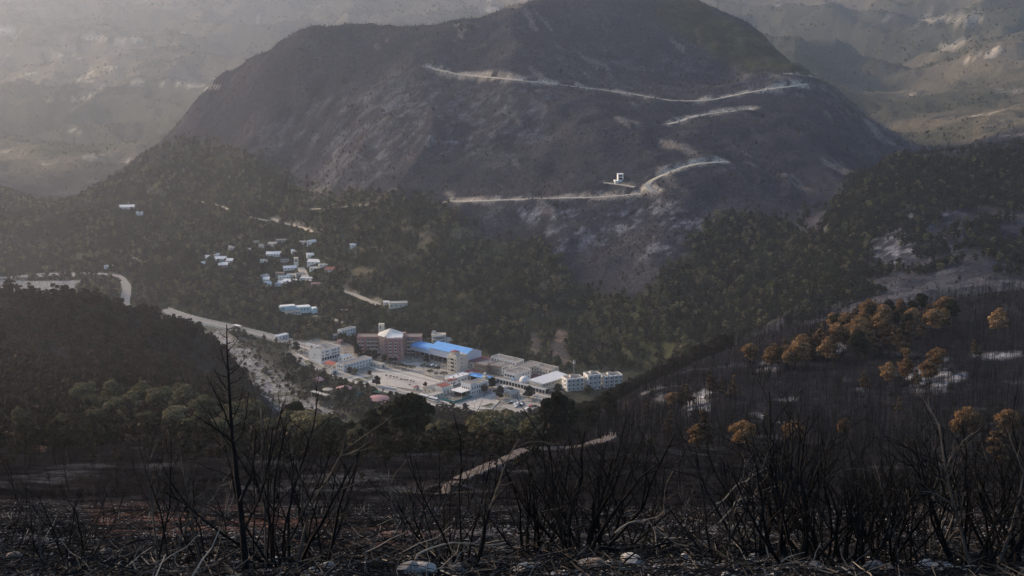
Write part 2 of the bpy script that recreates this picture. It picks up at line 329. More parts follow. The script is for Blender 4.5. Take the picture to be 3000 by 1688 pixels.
def ribbon(name, P, w_, m_, z_off=0.0, skirt=2.0, wob=0.0, seed=0, taper=False):
    d = np.gradient(P[:, :2], axis=0); d /= np.linalg.norm(d, axis=1)[:, None] + 1e-9; n_ = np.stack([-d[:, 1], d[:, 0]], 1)
    ww = w_ / 2 * (1 + wob * fbm(np.arange(len(P)), np.zeros(len(P)), 4, 2, seed))[:, None]
    if taper: ww = ww * np.clip(np.linspace(.15, 3.2, len(P)), 0, 1)[:, None]
    L_ = P[:, :2] + n_ * ww; R_ = P[:, :2] - n_ * ww; z = P[:, 2] + z_off
    V = np.concatenate([np.column_stack([L_ + n_ * .4, z - skirt]), np.column_stack([L_, z]), np.column_stack([P[:, :2], z + .05]), np.column_stack([R_, z]), np.column_stack([R_ - n_ * .4, z - skirt])])
    n = len(P); F = []
    for s_ in range(4):
        i = np.arange(n - 1) + s_ * n; F.append(np.stack([i, i + n, i + n + 1, i + 1], 1))
    return mesh_np(name, V, np.concatenate(F)[:, ::-1], m_)
# ---------------------------------------------------------------- land cover of the ground sheet
PXG, PYG = to_px(GX, GY, GZ)
def cover_poly(pp, soft, warp=30, s=0):
    wx = PXG + fbm(GX, GY, 60, 3, 40 + s) * warp; wy = PYG + fbm(GX, GY, 60, 3, 50 + s) * warp
    return sstep(-soft, soft, poly_sd(wx, wy, pp))
inY = lambda a, b, s=40: sstep(a - s, a + s, GY) * (1 - sstep(b - s, b + s, GY))
green = np.zeros_like(GX)
G1 = cover_poly([(420,700),(700,640),(860,600),(1010,560),(1280,600),(1420,690),(1560,700),(1700,830),(1850,860),(1960,760),(2150,640),(2420,690),(2480,800),(2400,980),(2250,1010),(1900,1100),(1500,1085),(800,1010),(500,950)], 25) * inY(1000, 1720, 30)
G2 = cover_poly([(-600,530),(280,540),(430,470),(560,420),(760,470),(900,560),(850,640),(700,1000),(-600,1000)], 30, s=1) * inY(1000, 2150, 40)
G3 = cover_poly([(2400,700),(2480,540),(2600,470),(3600,420),(3600,640),(2900,600),(2600,640),(2500,900),(2350,900)], 25, s=2) * inY(950, 1500, 40)
G4 = cover_poly([(2300,160),(3600,-300),(3600,440),(2700,470),(2500,320)], 20, s=3) * sstep(1700, 1900, GY)
G5 = cover_poly([(1900,40),(2010,-20),(2160,60),(2420,240),(2250,210),(2080,160)], 25, s=4) * inY(1600, 2100, 40)
green = np.maximum.reduce([G1, G2, G3, G5])
farm = np.maximum(sstep(2120, 2600, GY), G4)
near = 1 - sstep(300, 420, GY)
nA = fbm(GX, GY, 40, 5, 61, 0.6); nB = fbm(GX, GY, 12, 4, 62, 0.6); nC = fbm(GX * 0.6 + GY * 0.5, GY, 150, 3, 63)
nD = fbm(GX, GY, 500, 5, 64)
def C(*c): return np.array(c)[None, None, :]
def mixc(a, b, w_): return a * (1 - w_[..., None]) + b * w_[..., None]
burnt = mixc(C(.025, .026, .036) + 0 * GX[..., None], C(.042, .040, .047), sstep(-.2, .5, nA))
ashw = sstep(.12, .5, nC + .35 * nB) * sstep(-.1, .35, nB)
ash = C(.21, .215, .23)
burnt = mixc(burnt, ash, ashw * .18)
ASH1 = cover_poly([(1500,590),(1900,600),(2150,640),(2300,720),(2150,780),(1900,740),(1650,760),(1450,640)], 40, 60, s=5) + cover_poly([(2450,600),(2800,590),(2800,760),(2550,790),(2400,720)], 30, 50, s=6) + .42 * cover_poly([(850,430),(1250,250),(1700,250),(1650,440),(1150,500),(900,540)], 60, 60, s=7)
burnt = mixc(burnt, C(.26, .27, .30), np.clip(ASH1 * inY(1000, 1900, 50) * sstep(.05, .55, nB + .7 * fbm(GX, GY, 6, 3, 65, .7)) * .42, 0, .5))
scars = sstep(.42, .6, fbm(GX + GY * .35, GY * .28, 22, 4, 66)) * inY(1400, 2050, 60)
burnt = mixc(burnt, C(.20, .175, .15), scars * .5)
gr = mixc(C(.020, .024, .013) + 0 * GX[..., None], C(.042, .044, .024), sstep(-.2, .4, nB))
gr = mixc(gr, C(.15, .125, .085), sstep(.36, .56, nA) * .6)
fm = mixc(C(.058, .058, .044) + 0 * GX[..., None], C(.115, .10, .074), sstep(-.15, .35, nD + .3 * nA))
fm = mixc(fm, C(.36, .31, .25), sstep(.46, .56, fbm(GX, GY, 70, 5, 73, .6) * .7 + nD * .5) * .8)
fm = mixc(fm, C(.045, .050, .034), sstep(.1, .4, fbm(GX, GY, 140, 4, 67)) * .7)
nr = mixc(C(.0072, .0074, .0092) + 0 * GX[..., None], C(.0125, .0115, .0125), sstep(-.2, .4, nB))
nE = fbm(GX, GY, 2.2, 4, 68, 0.6)
nr = mixc(nr, C(.10, .098, .105), sstep(.2, .6, nE + .5 * fbm(GX, GY, 9, 3, 69)) * .45 * (1 - .8 * sstep(45, 100, GY)))
nr = nr * (1 - .25 * sstep(50, 120, GY))[..., None]
nr = mixc(nr, C(.065, .066, .074), sstep(.35, .6, fbm(GX, GY * .7, 17, 4, 74, .6)) * sstep(70, 140, GY) * .5)
nr = mixc(nr, C(.15, .075, .055), cover_poly([(250,1500),(500,1490),(900,1520),(1300,1560),(1200,1610),(700,1600),(300,1570)], 20, 40, s=8) * sstep(-.1, .4, nE) * .55 * (1 - sstep(50, 90, GY)))
r0 = int(np.searchsorted(YR, 1600)); far_ = np.s_[r0:]; wx_ = PXG[far_] + fbm(GX[far_], GY[far_], 60, 3, 80) * 9; wy_ = PYG[far_] + fbm(GX[far_], GY[far_], 60, 3, 90) * 9
glade = np.zeros_like(GX)
glade[far_] = np.maximum.reduce([sstep(-3, 3, poly_sd(wx_, wy_, pp)) for i, pp in enumerate([
  [(0,85),(40,88),(55,100),(45,108),(0,95)], [(205,105),(300,110),(330,118),(250,116)], [(320,118),(460,108),(462,112),(340,124)], [(225,228),(272,236),(270,242),(225,234)], [(380,236),(420,234),(415,246),(382,246)], [(465,237),(540,240),(600,250),(645,254),(640,259),(560,252),(470,244)], [(180,286),(240,284),(308,257),(306,262),(250,288),(190,290)],
  [(525,96),(550,95),(545,100)], [(755,58),(762,60),(758,66)], [(200,378),(240,384),(225,392),(195,388)], [(2580,48),(2612,46),(2600,58),(2580,56)], [(2750,130),(2830,110),(2820,140),(2760,150)], [(2690,55),(2860,40),(2900,60),(2720,70)], [(2620,280),(2680,276),(2670,284)], [(2910,258),(3000,262),(3000,267),(2915,264)], [(170,628),(290,612),(240,640)]])]) * np.maximum(farm, sstep(1600, 1700, GY))[far_]
c = burnt
c = mixc(c, gr, green)
c = mixc(c, fm, farm)
c = mixc(c, C(.42, .37, .31), glade * np.where(PXG > 1500, .42, .6))
c = mixc(c, nr, near)
spur = cover_poly([(-600,780),(0,835),(300,875),(430,920),(600,985),(690,1060),(740,1120),(770,1190),(760,1260),(-600,1260)], 15, 10, s=9) * inY(330, 960, 40)
midslope = inY(300, 800, 40) * (1 - spur)
c = mixc(c, nr * 1.5, midslope * .85)
c = mixc(c, C(.022, .021, .018), spur * .8)
# right slope: ash and pale rock patches
patch = np.maximum.reduce([cover_poly(pp, 16, 70, s=20 + i) for i, pp in enumerate([
  [(2630,1110),(2770,1072),(2830,1110),(2750,1160),(2650,1160)], [(2880,1020),(3000,985),(3020,1040),(2920,1060)],
  [(2210,1090),(2290,1080),(2260,1110)], [(2230,1190),(2330,1170),(2300,1260),(2240,1260)], [(1890,1110),(2000,1100),(1950,1150),(1880,1140)],
  [(2000,1165),(2090,1150),(2080,1210),(2020,1210)], [(2380,1030),(2480,1010),(2440,1060)]])]) * inY(300, 680, 30)
c = mixc(c, C(.36, .355, .37), patch * sstep(-.2, .35, nB + .5 * fbm(GX, GY, 5, 3, 71, .7)) * .75)
road_patch = cover_poly([(60,1310),(110,1265),(170,1268),(160,1295),(130,1330)], 6, 14, s=30) * inY(230, 420, 20)
c = mixc(c, C(.13, .085, .07), road_patch * .7 * sstep(-.4, .3, nE))
c = mixc(c, C(.25, .24, .235), np.maximum(wR, wR2) * .9)
c = mixc(c, C(.075, .075, .045), wR * sstep(.12, .3, fbm(GX, GY, 11, 3, 72)) * sstep(24, 8, sdR) * .8)
c = mixc(c, C(.24, .20, .15), sstep(0, 6, poly_sd(GX, GY, wpoly([(190,850),(230,820),(280,806),(330,830),(345,860),(300,885),(200,890)], 0))) * sstep(-.3, .2, nB) * .85)
sdP = poly_sd(GX, GY, wpoly([(845,1000),(930,995),(1060,1012),(1240,1030),(1430,1070),(1560,1092),(1640,1112),(1640,1175),(1560,1215),(1420,1222),(1320,1202),(1150,1152),(960,1093),(860,1048)]))
c = mixc(c, C(.055, .055, .032), wT * (1 - wR) * .8)
c = mixc(c, C(.26, .24, .21), sstep(-4, 2, sdP + 3 * nB) * .85)
erode = np.maximum.reduce([cover_poly(pp, 6, 16, s=34 + i) for i, pp in enumerate([[(1545,1020),(1555,975),(1580,972),(1580,1010),(1560,1050)], [(1600,1040),(1640,965),(1665,970),(1660,1030),(1680,1060),(1650,1070)], [(700,690),(760,665),(770,680),(700,710)]])]) * inY(1050, 1600, 20)
c = mixc(c, C(.16, .12, .095), erode * .8)
c = mixc(c, C(.36, .32, .27), bank_tint * sstep(-.45, .1, nB) * .9)
c = np.clip(c * (1 + .22 * fbm(GX, GY, 4.0, 2, 70)[..., None]), 0.004, 1)

idx = np.arange(len(YR) * NX).reshape(len(YR), NX)
Fq = np.stack([idx[:-1, :-1], idx[:-1, 1:], idx[1:, 1:], idx[1:, :-1]], -1).reshape(-1, 4)
gm, gt, gb = new_mat('burnt_ground')
gb.inputs['Roughness'].default_value = 0.95; gb.inputs['Specular IOR Level'].default_value = 0.0
at = gt.nodes.new('ShaderNodeAttribute'); at.attribute_name = 'cover'
geo = gt.nodes.new('ShaderNodeNewGeometry')
n1 = gt.nodes.new('ShaderNodeTexNoise'); n1.inputs['Scale'].default_value = 2.2; n1.inputs['Detail'].default_value = 8; n1.inputs['Roughness'].default_value = .7
n2 = gt.nodes.new('ShaderNodeTexNoise'); n2.inputs['Scale'].default_value = 0.22; n2.inputs['Detail'].default_value = 7; n2.inputs['Roughness'].default_value = .72
for n_ in (n1, n2): gt.links.new(geo.outputs['Position'], n_.inputs['Vector'])
mA = gt.nodes.new('ShaderNodeMapRange'); mA.inputs[1].default_value = .3; mA.inputs[2].default_value = .7; mA.inputs[3].default_value = .45; mA.inputs[4].default_value = 1.55
mB = gt.nodes.new('ShaderNodeMapRange'); mB.inputs[1].default_value = .3; mB.inputs[2].default_value = .72; mB.inputs[3].default_value = .45; mB.inputs[4].default_value = 1.7
gt.links.new(n1.outputs[0], mA.inputs[0]); gt.links.new(n2.outputs[0], mB.inputs[0])
n3 = gt.nodes.new('ShaderNodeTexNoise'); n3.inputs['Scale'].default_value = 0.55; n3.inputs['Detail'].default_value = 4; n3.inputs['Roughness'].default_value = .75
gt.links.new(geo.outputs['Position'], n3.inputs['Vector'])
mC = gt.nodes.new('ShaderNodeMapRange'); mC.inputs[1].default_value = .35; mC.inputs[2].default_value = .68; mC.inputs[3].default_value = .35; mC.inputs[4].default_value = 1.8
gt.links.new(n3.outputs[0], mC.inputs[0])
m3 = gt.nodes.new('ShaderNodeMath'); m3.operation = 'MULTIPLY'; gt.links.new(mC.outputs[0], m3.inputs[0]); gt.links.new(mB.outputs[0], m3.inputs[1]); mB = m3
mm = gt.nodes.new('ShaderNodeMath'); mm.operation = 'MULTIPLY'; gt.links.new(mA.outputs[0], mm.inputs[0]); gt.links.new(mB.outputs[0], mm.inputs[1])
sc_ = gt.nodes.new('ShaderNodeVectorMath'); sc_.operation = 'SCALE'; gt.links.new(at.outputs['Color'], sc_.inputs[0]); gt.links.new(mm.outputs[0], sc_.inputs['Scale'])
gt.links.new(sc_.outputs[0], gb.inputs['Base Color'])
bp = gt.nodes.new('ShaderNodeBump'); bp.inputs['Strength'].default_value = .6; bp.inputs['Distance'].default_value = .12
gt.links.new(n1.outputs[0], bp.inputs['Height']); gt.links.new(bp.outputs[0], gb.inputs['Normal'])
me = mesh_np('ground', np.stack([GX, GY, GZ], -1).reshape(-1, 3), Fq, gm, True)
ca = me.color_attributes.new('cover', 'FLOAT_COLOR', 'POINT')
ca.data.foreach_set('color', np.concatenate([c, np.ones_like(GX)[..., None]], -1).astype(np.float32).ravel())
ground = tag(link('ground', me), 'burnt valley ground with charred slopes and green lower hillsides', None, None, 'structure')

DIRT = mat('pale_dirt', (.40, .36, .30), .95, .25, .5); ASPH = mat('worn_asphalt', (.27, .26, .245), .9, .2, .4); PATHM = mat('pink_earth', (.115, .092, .082), .95, .35, 1.2)
for i, rd in enumerate(ROADS):
    o = link(rd['name'], ribbon(rd['name'], rd['P'], rd['w'], {'dirt': DIRT, 'asphalt': ASPH, 'path': PATHM}[rd['kind']], 0, rd['off'] + .8, .25 if rd['kind'] == 'path' else .18, i, rd['kind'] == 'path'))
    tag(o, rd['label'], None, None, 'structure')
# ---------------------------------------------------------------- plant prototypes
def foliage_mat(name, c1, c2, c3=None, objvar=.35):
    m, t, b = new_mat(name)
    b.inputs['Roughness'].default_value = .8; b.inputs['Specular IOR Level'].default_value = .08
    oi = t.nodes.new('ShaderNodeObjectInfo'); at = t.nodes.new('ShaderNodeAttribute'); at.attribute_name = 'tone'
    ad = t.nodes.new('ShaderNodeMath'); ad.operation = 'MULTIPLY_ADD'; ad.inputs[1].default_value = objvar
    t.links.new(oi.outputs['Random'], ad.inputs[0]); 
    ms = t.nodes.new('ShaderNodeMath'); ms.operation = 'MULTIPLY'; ms.inputs[1].default_value = 1 - objvar
    t.links.new(at.outputs['Fac'], ms.inputs[0]); t.links.new(ms.outputs[0], ad.inputs[2])
    cr = t.nodes.new('ShaderNodeValToRGB'); cr.color_ramp.elements[0].color = (*c1, 1); cr.color_ramp.elements[1].color = (*c2, 1)
    cr.color_ramp.elements[0].position = .15; cr.color_ramp.elements[1].position = .8
    if c3: e = cr.color_ramp.elements.new(.97); e.color = (*c3, 1)
    t.links.new(ad.outputs[0], cr.inputs[0]); t.links.new(cr.outputs[0], b.inputs['Base Color'])
    tr = t.nodes.new('ShaderNodeBsdfTranslucent'); t.links.new(cr.outputs[0], tr.inputs['Color'])
    mx = t.nodes.new('ShaderNodeMixShader'); mx.inputs[0].default_value = .22
    out = t.nodes['Material Output']; t.links.new(b.outputs[0], mx.inputs[1]); t.links.new(tr.outputs[0], mx.inputs[2]); t.links.new(mx.outputs[0], out.inputs['Surface'])
    return m
F_GREEN = foliage_mat('leaf_green', (.012, .017, .009), (.068, .076, .036), (.16, .145, .078), .5)
F_OLIVE = foliage_mat('leaf_olive', (.030, .029, .016), (.20, .176, .098), (.42, .345, .20))  # pale end of the ramp raised as painted highlights on crown tops
F_SCORCH = foliage_mat('leaf_scorched', (.022, .017, .015), (.055, .040, .030), (.10, .075, .05))
F_RUST = foliage_mat('leaf_rust', (.042, .025, .014), (.31, .178, .082), (.60, .41, .23), .25)
F_BROWN = foliage_mat('leaf_brown', (.024, .018, .013), (.115, .076, .045), (.26, .18, .105), .3)
F_DARK = foliage_mat('leaf_dark', (.013, .014, .010), (.032, .032, .018), (.06, .05, .03))
F_GREY = foliage_mat('leaf_grey', (.06, .05, .045), (.15, .125, .105), None)
BARK = mat('bark_brown', (.050, .040, .032), .95, .3, 4.0)
CHAR = mat('charred_bark', (.010, .0098, .0105), .85, .45, 6.0, spec=.08)
CHARGREY = mat('ashen_bark', (.095, .082, .070), .85, .45, 5.0)
PALEWOOD = mat('bleached_wood', (.26, .22, .175), .85, .35, 7.0)

def leaves(centers, radii, n_each, size, r, shell=.55):
    """leaf tufts: quads on and inside ellipsoid lobes, facing outwards"""
    Vs = []; tone = []
    for c_, rd, n in zip(centers, radii, n_each):
        d = r.normal(size=(n, 3)); d /= np.linalg.norm(d, axis=1)[:, None]
        d[:, 2] = np.where(d[:, 2] < -.35, -d[:, 2] * .6, d[:, 2])
        rad = shell + (1.08 - shell) * r.random(n) ** .5
        p = c_ + d * rd * rad[:, None]
        nrm = d + r.normal(size=(n, 3)) * .55; nrm /= np.linalg.norm(nrm, axis=1)[:, None]
        a = np.cross(nrm, r.normal(size=(n, 3))); a /= np.linalg.norm(a, axis=1)[:, None]; b = np.cross(nrm, a)
        s = size * (.55 + .9 * r.random(n))[:, None]
        k = .55 + .35 * r.random(n)[:, None]
        Vs.append(np.stack([p - a * s, p - b * s * k, p + a * s * .9, p + b * s * k], 1))
        tone.append(np.clip(.5 + .28 * r.normal(size=n) + .12 * d[:, 2], 0, 1))  # upward tufts toned lighter: light on the crown tops put into the colour
    V = np.concatenate(Vs); tn = np.repeat(np.concatenate(tone), 4)
    return V.reshape(-1, 3), np.arange(len(V) * 4).reshape(-1, 4), tn
def crown_mesh(name, centers, radii, n_each, size, m, seed, shell=.55):
    r = np.random.default_rng(seed)
    V, F, tn = leaves(centers, radii, n_each, size, r, shell)
    me = mesh_np(name, V, F, m)
    a = me.attributes.new('tone', 'FLOAT', 'POINT'); a.data.foreach_set('value', tn.astype(np.float32))
    return me
def branch_path(p0, d, L, n, r, wob=.18, up=.12):
    p = [np.array(p0, float)]; d = np.array(d, float); d /= np.linalg.norm(d)
    for i in range(n):
        d = d + r.normal(size=3) * wob + np.array([0, 0, up]); d /= np.linalg.norm(d)
        p.append(p[-1] + d * L / n)
    return np.array(p)
def make_pine(seed, Ht, spread, base, lobes, dens, size, style='round'):
    """trunk mesh builder + lobes for the crown; base = height of the lowest foliage"""
    r = np.random.default_rng(seed); mb = MB()
    tr = branch_path((0, 0, -.6), (r.normal() * .06, r.normal() * .06, 1), Ht * .93 + .6, 7, r, .05, .05)
    rad = np.linspace(Ht * .020, Ht * .005, 8); rad[0] *= 1.3
    mb.tube(tr, rad, 6)
    cen = []; rds = []; ne = []
    for i in range(lobes):
        f = (i + .5) / lobes; z = base + (Ht - base) * (f ** .85) * .93
        if style == 'round': env = spread * math.sqrt(max(.06, 1 - (2 * f - .85) ** 2 * .85))
        elif style == 'cone': env = spread * (1.05 - f) ** .8
        else: env = spread * (.55 + .6 * f) if f < .75 else spread * (1.6 - f * 1.1)
        th = i * 2.399 + r.random() * .8; q = env * (.25 + .6 * r.random())
        c_ = np.array([math.cos(th) * q, math.sin(th) * q, z]) + np.array([np.interp(z, tr[:, 2], tr[:, 0]), np.interp(z, tr[:, 2], tr[:, 1]), 0])
        rr = env * (.34 + .24 * r.random()) + .12 * spread
        cen.append(c_); rds.append(np.array([rr, rr, rr * (.55 + .2 * r.random())])); ne.append(int(dens * rr * rr))
        zz = z - .12 * Ht * r.random() - .05 * Ht
        a0 = np.array([np.interp(zz, tr[:, 2], tr[:, 0]), np.interp(zz, tr[:, 2], tr[:, 1]), zz])
        mb.tube(np.array([a0, (a0 + c_) / 2 + r.normal(size=3) * .08 * rr - np.array([0, 0, .05]), c_]), [Ht * .008, Ht * .005, Ht * .002], 4)
    cen.append(np.array([tr[-1][0], tr[-1][1], Ht - spread * .22])); rds.append(np.array([.34, .34, .3]) * spread); ne.append(int(dens * spread * spread * .13))
    return mb, cen, rds, ne
def make_bare(seed, Ht, nb, spread, k=5, rad0=.016, twigs=2):
    """charred trunk with bare limbs; returns trunk builder and limb builder"""
    r = np.random.default_rng(seed); mt = MB(); ml = MB()
    tr = branch_path((0, 0, -.5), (r.normal() * .05, r.normal() * .05, 1), Ht + .5, 9, r, .05, .06)
    mt.tube(tr, np.linspace(Ht * rad0, Ht * rad0 * .15, 10), k)
    for i in range(nb):
        f = .3 + .66 * (i + r.random()) / nb; z = f * Ht
        p = np.array([np.interp(z, tr[:, 2], tr[:, 0]), np.interp(z, tr[:, 2], tr[:, 1]), z]); th = r.random() * 6.28
        L = spread * (1.15 - f) * (.5 + .8 * r.random()) + .05 * Ht
        b = branch_path(p, (math.cos(th), math.sin(th), .35 + .5 * r.random()), L, 4, r, .2, .16)
        ml.tube(b, np.linspace(Ht * rad0 * .38 * (1.2 - f), Ht * rad0 * .06, 5), 4 if k > 4 else 3)
        for j in range(twigs):
            q = b[1 + (j % 3)]; th2 = th + r.normal() * .9
            bb = branch_path(q, (math.cos(th2), math.sin(th2), .5 + .5 * r.random()), L * (.3 + .35 * r.random()), 3, r, .25, .15)
            ml.tube(bb, np.linspace(Ht * rad0 * .14, Ht * rad0 * .04, 4), 3)
    return mt, ml
def proto_tree(name, trunk_mb, crown_me, bark=BARK, crown_name='crown'):
    return dict(name=name, trunk=trunk_mb.mesh('trunk', bark), crown=crown_me, cn=crown_name)
def plant(p, x, y, z, s, rz, label, cat='tree', group=None, tilt=0.0):
    o = link(p['name'], None, None, (x, y, z), (tilt, tilt * .6, rz), s)
    tag(o, label, cat, group)
    link('trunk', p['trunk'], o); 
    if p['crown'] is not None: link(p['cn'], p['crown'], o)
    return o
def detailed(name, seed, m, style='round', Ht=10, spread=3.2, base=3.5, lobes=13, size=.26, dens=150, bark=BARK):
    mb, c_, r_, n_ = make_pine(seed, Ht, spread, base, lobes, dens, size, style)
    return proto_tree(name, mb, crown_mesh('crown', c_, r_, n_, size, m, seed + 1), bark)
PINE = [detailed('pine_tree', 100 + i, F_OLIVE, ['round', 'round', 'top', 'round', 'top'][i], 10, [3.4, 2.9, 3.6, 3.1, 4.0][i], [3.0, 3.6, 4.5, 2.4, 4.4][i]) for i in range(5)]
DPINE = [detailed('dark_pine_tree', 120 + i, F_DARK, ['round', 'top', 'round'][i], 12, [4.0, 3.8, 3.2][i], [3.4, 4.6, 3.0][i], 16, .30, 150, CHAR) for i in range(3)]
RUSTP = [detailed('scorched_pine_tree', 140 + i, F_BROWN if i in (1, 3) else F_RUST, ['round', 'cone', 'round', 'cone', 'top'][i], 9, [2.7, 2.1, 3.2, 2.3, 3.0][i], [2.2, 1.4, 2.6, 1.8, 3.2][i], 12, .25, 160, CHAR) for i in range(5)]
# cheaper crowns for the woods half a mile and more away
def mass_mesh(name, seed, m, style='round', Ht=7, spread=2.4, base=1.2, lobes=6, size=.62, dens=17):
    mb, c_, r_, n_ = make_pine(seed, Ht, spread, base, lobes, dens, size, style)
    n_ = [max(9, k) for k in n_]
    return mb, crown_mesh('crown', c_, r_, n_, size, m, seed + 1, .5)
def mass_tree(seed, m, bark=BARK, **k):
    mb, cme = mass_mesh('valley_tree', seed, m, **k); return proto_tree('valley_tree', mb, cme, bark)
VALLEY = [mass_tree(160 + i, [F_GREEN, F_GREEN, F_OLIVE, F_GREEN, F_DARK, F_OLIVE][i], style=['round', 'cone', 'round', 'top', 'round', 'cone'][i], lobes=7, dens=24, size=.5) for i in range(6)]
HID = bpy.data.collections.new('plant_kinds')           # not linked to the scene: source shapes for the woods
def hid(name, me):
    o = bpy.data.objects.new(name, me); HID_NOW.objects.link(o); return o
def wood_kind(name, meshes):
    global HID_NOW
    HID_NOW = bpy.data.collections.new(name + '_kinds')
    for i, me in enumerate(meshes): hid('%s_kind_%d' % (name, i), me)
    return HID_NOW
def joined(mb, cme, m_b):
    """crown and trunk of a distant tree in one mesh"""
    V = np.empty(len(cme.vertices) * 3, np.float32); cme.vertices.foreach_get('co', V)
    tn = np.empty(len(cme.vertices), np.float32); cme.attributes['tone'].data.foreach_get('value', tn)
    nV = len(cme.vertices); T = np.array(mb.v); flat = list(range(nV)) + [i + nV for f in mb.f for i in f]
    sizes = [4] * (nV // 4) + [len(f) for f in mb.f]
    me = mesh_np('tree', np.concatenate([V.reshape(-1, 3), T]), flat, cme.materials[0], False, sizes); me.materials.append(m_b)
    mi = np.zeros(len(sizes), np.int32); mi[nV // 4:] = 1; me.polygons.foreach_set('material_index', mi)
    a = me.attributes.new('tone', 'FLOAT', 'POINT'); a.data.foreach_set('value', np.concatenate([tn, np.full(len(T), .3, np.float32)]))
    return me
def scatter_object(name, kinds, P, S, rz, pick, label, cat):
    """one object for a wood nobody could count: points carrying instances"""
    me = bpy.data.meshes.new(name); P = np.asarray(P, np.float32)
    me.vertices.add(len(P)); me.vertices.foreach_set('co', P.ravel())
    for an, ty, v in (('sca', 'FLOAT', S), ('rz', 'FLOAT', rz), ('pick', 'INT', pick)):
        a = me.attributes.new(an, ty, 'POINT'); a.data.foreach_set('value', np.asarray(v, np.int32 if ty == 'INT' else np.float32))
    o = link(name, me); tag(o, label, cat, None, 'stuff')
    ng = bpy.data.node_groups.new(name, 'GeometryNodeTree')
    ng.interface.new_socket('Geometry', in_out='INPUT', socket_type='NodeSocketGeometry'); ng.interface.new_socket('Geometry', in_out='OUTPUT', socket_type='NodeSocketGeometry')
    N = ng.nodes; L = ng.links
    gi = N.new('NodeGroupInput'); go = N.new('NodeGroupOutput'); ip = N.new('GeometryNodeInstanceOnPoints'); ci = N.new('GeometryNodeCollectionInfo')
    ci.inputs[0].default_value = kinds; ci.inputs[1].default_value = True; ci.inputs[2].default_value = True
    def attr(n_, ty):
        q = N.new('GeometryNodeInputNamedAttribute'); q.data_type = ty; q.inputs[0].default_value = n_; return q.outputs[0]
    cx = N.new('ShaderNodeCombineXYZ'); L.new(attr('rz', 'FLOAT'), cx.inputs[2])
    L.new(gi.outputs[0], ip.inputs['Points']); L.new(ci.outputs[0], ip.inputs['Instance']); ip.inputs['Pick Instance'].default_value = True
    L.new(attr('pick', 'INT'), ip.inputs['Instance Index']); L.new(cx.outputs[0], ip.inputs['Rotation']); L.new(attr('sca', 'FLOAT'), ip.inputs['Scale'])
    L.new(ip.outputs[0], go.inputs[0])
    md = o.modifiers.new('scatter', 'NODES'); md.node_group = ng
    return o
# what the camera can see of the ground (with slack, so a step aside shows no gaps)
ANG = (GZ - CAM_Z) / GY; CUM = np.maximum.accumulate(ANG, 0); SEEN = ((GZ + 16 - CAM_Z) / GY >= CUM - .002).astype(float)
def look(G, x, y): return H(x, y, G)
def scatter(n, x0, x1, y0, y1, dens_fn, seed):
    r = np.random.default_rng(seed)
    y = np.sqrt(r.random(n) * (y1 ** 2 - y0 ** 2) + y0 ** 2); t = x0 + (x1 - x0) * r.random(n)   # even per area in the fan between the two bearings
    x = t * y; keep = (np.abs(x / (y + CW)) < .6)
    keep &= r.random(n) < dens_fn(x, y) * look(SEEN, x, y)
    x, y = x[keep], y[keep]; return x, y, H(x, y), r
# ---------------------------------------------------------------- woods
TPAVE = wpoly([(845,1000),(930,995),(1060,1012),(1240,1030),(1430,1070),(1560,1092),(1660,1112),(1830,1118),(1820,1150),(1640,1175),(1560,1215),(1420,1222),(1320,1202),(1150,1152),(960,1093),(860,1048)])
TOWN_AREA = lambda x, y: np.maximum.reduce([sstep(-4, 0, poly_sd(x, y, TPAVE)), sstep(-7, -2, poly_sd(x, y, RIVER)), sstep(-7, -2, poly_sd(x, y, RIVER2))])
K_VAL = wood_kind('valley_wood', [joined(*mass_mesh('t', 200 + i, [F_GREEN, F_GREEN, F_OLIVE, F_DARK, F_GREEN, F_SCORCH][i], style=['round', 'top', 'round', 'top', 'round', 'round'][i], Ht=[6.5, 7, 6, 7, 5.5, 7][i], spread=[2.7, 2.4, 2.9, 2.5, 3.0, 2.4][i]), BARK) for i in range(6)])
K_BURN = wood_kind('burnt_wood', [joined(*mass_mesh('t', 220 + i, [F_SCORCH, F_SCORCH, F_DARK, F_SCORCH, F_DARK][i], style=['cone', 'round', 'round', 'top', 'cone'][i], dens=13), CHAR) for i in range(5)])
bare_m = []
for i in range(4):
    a, b = make_bare(240 + i, 7, 9, 1.6, 4, .013, 1); a.add(b.v, b.f); bare_m.append(a.mesh('t', CHAR))
K_BARE = wood_kind('bare_wood', bare_m)
K_BUSH = wood_kind('hill_scrub', [joined(*mass_mesh('t', 260 + i, [F_GREEN, F_OLIVE, F_SCORCH, F_DARK][i], Ht=2.6, spread=1.7, base=.2, lobes=4, size=.55, dens=16), BARK) for i in range(4)])
CLEAR = []      # (x, y, r): houses, roads and yards the woods keep clear of, filled by the builders before planting
def clear_mask(x, y):
    k = np.ones(len(x))
    if len(CLEAR):
        Cc = np.array(CLEAR)
        for i in range(0, len(x), 4000):
            d = np.hypot(x[i:i + 4000, None] - Cc[None, :, 0], y[i:i + 4000, None] - Cc[None, :, 1]) - Cc[None, :, 2]
            k[i:i + 4000] = (d.min(1) > 0)
    return k
def edge_label(x_, y_, z_):
    a = float(to_px(x_, y_, z_)[0])
    if a < 860: return 'tree in the thicket along the promenade road left of the town', 'tree', 'trees by the promenade road'
    if a < 1240: return 'tree at the forest edge behind the brick hotel', 'tree', 'trees behind the hotel'
    if a < 1450: return 'tree at the forest edge behind the blue roofed hall', 'tree', 'trees behind the blue hall'
    if a < 1700: return 'tree at the forest edge behind the white school wings', 'tree', 'trees behind the school'
    return 'tree in the hollow right of the white apartments', 'tree', 'trees right of the apartments'
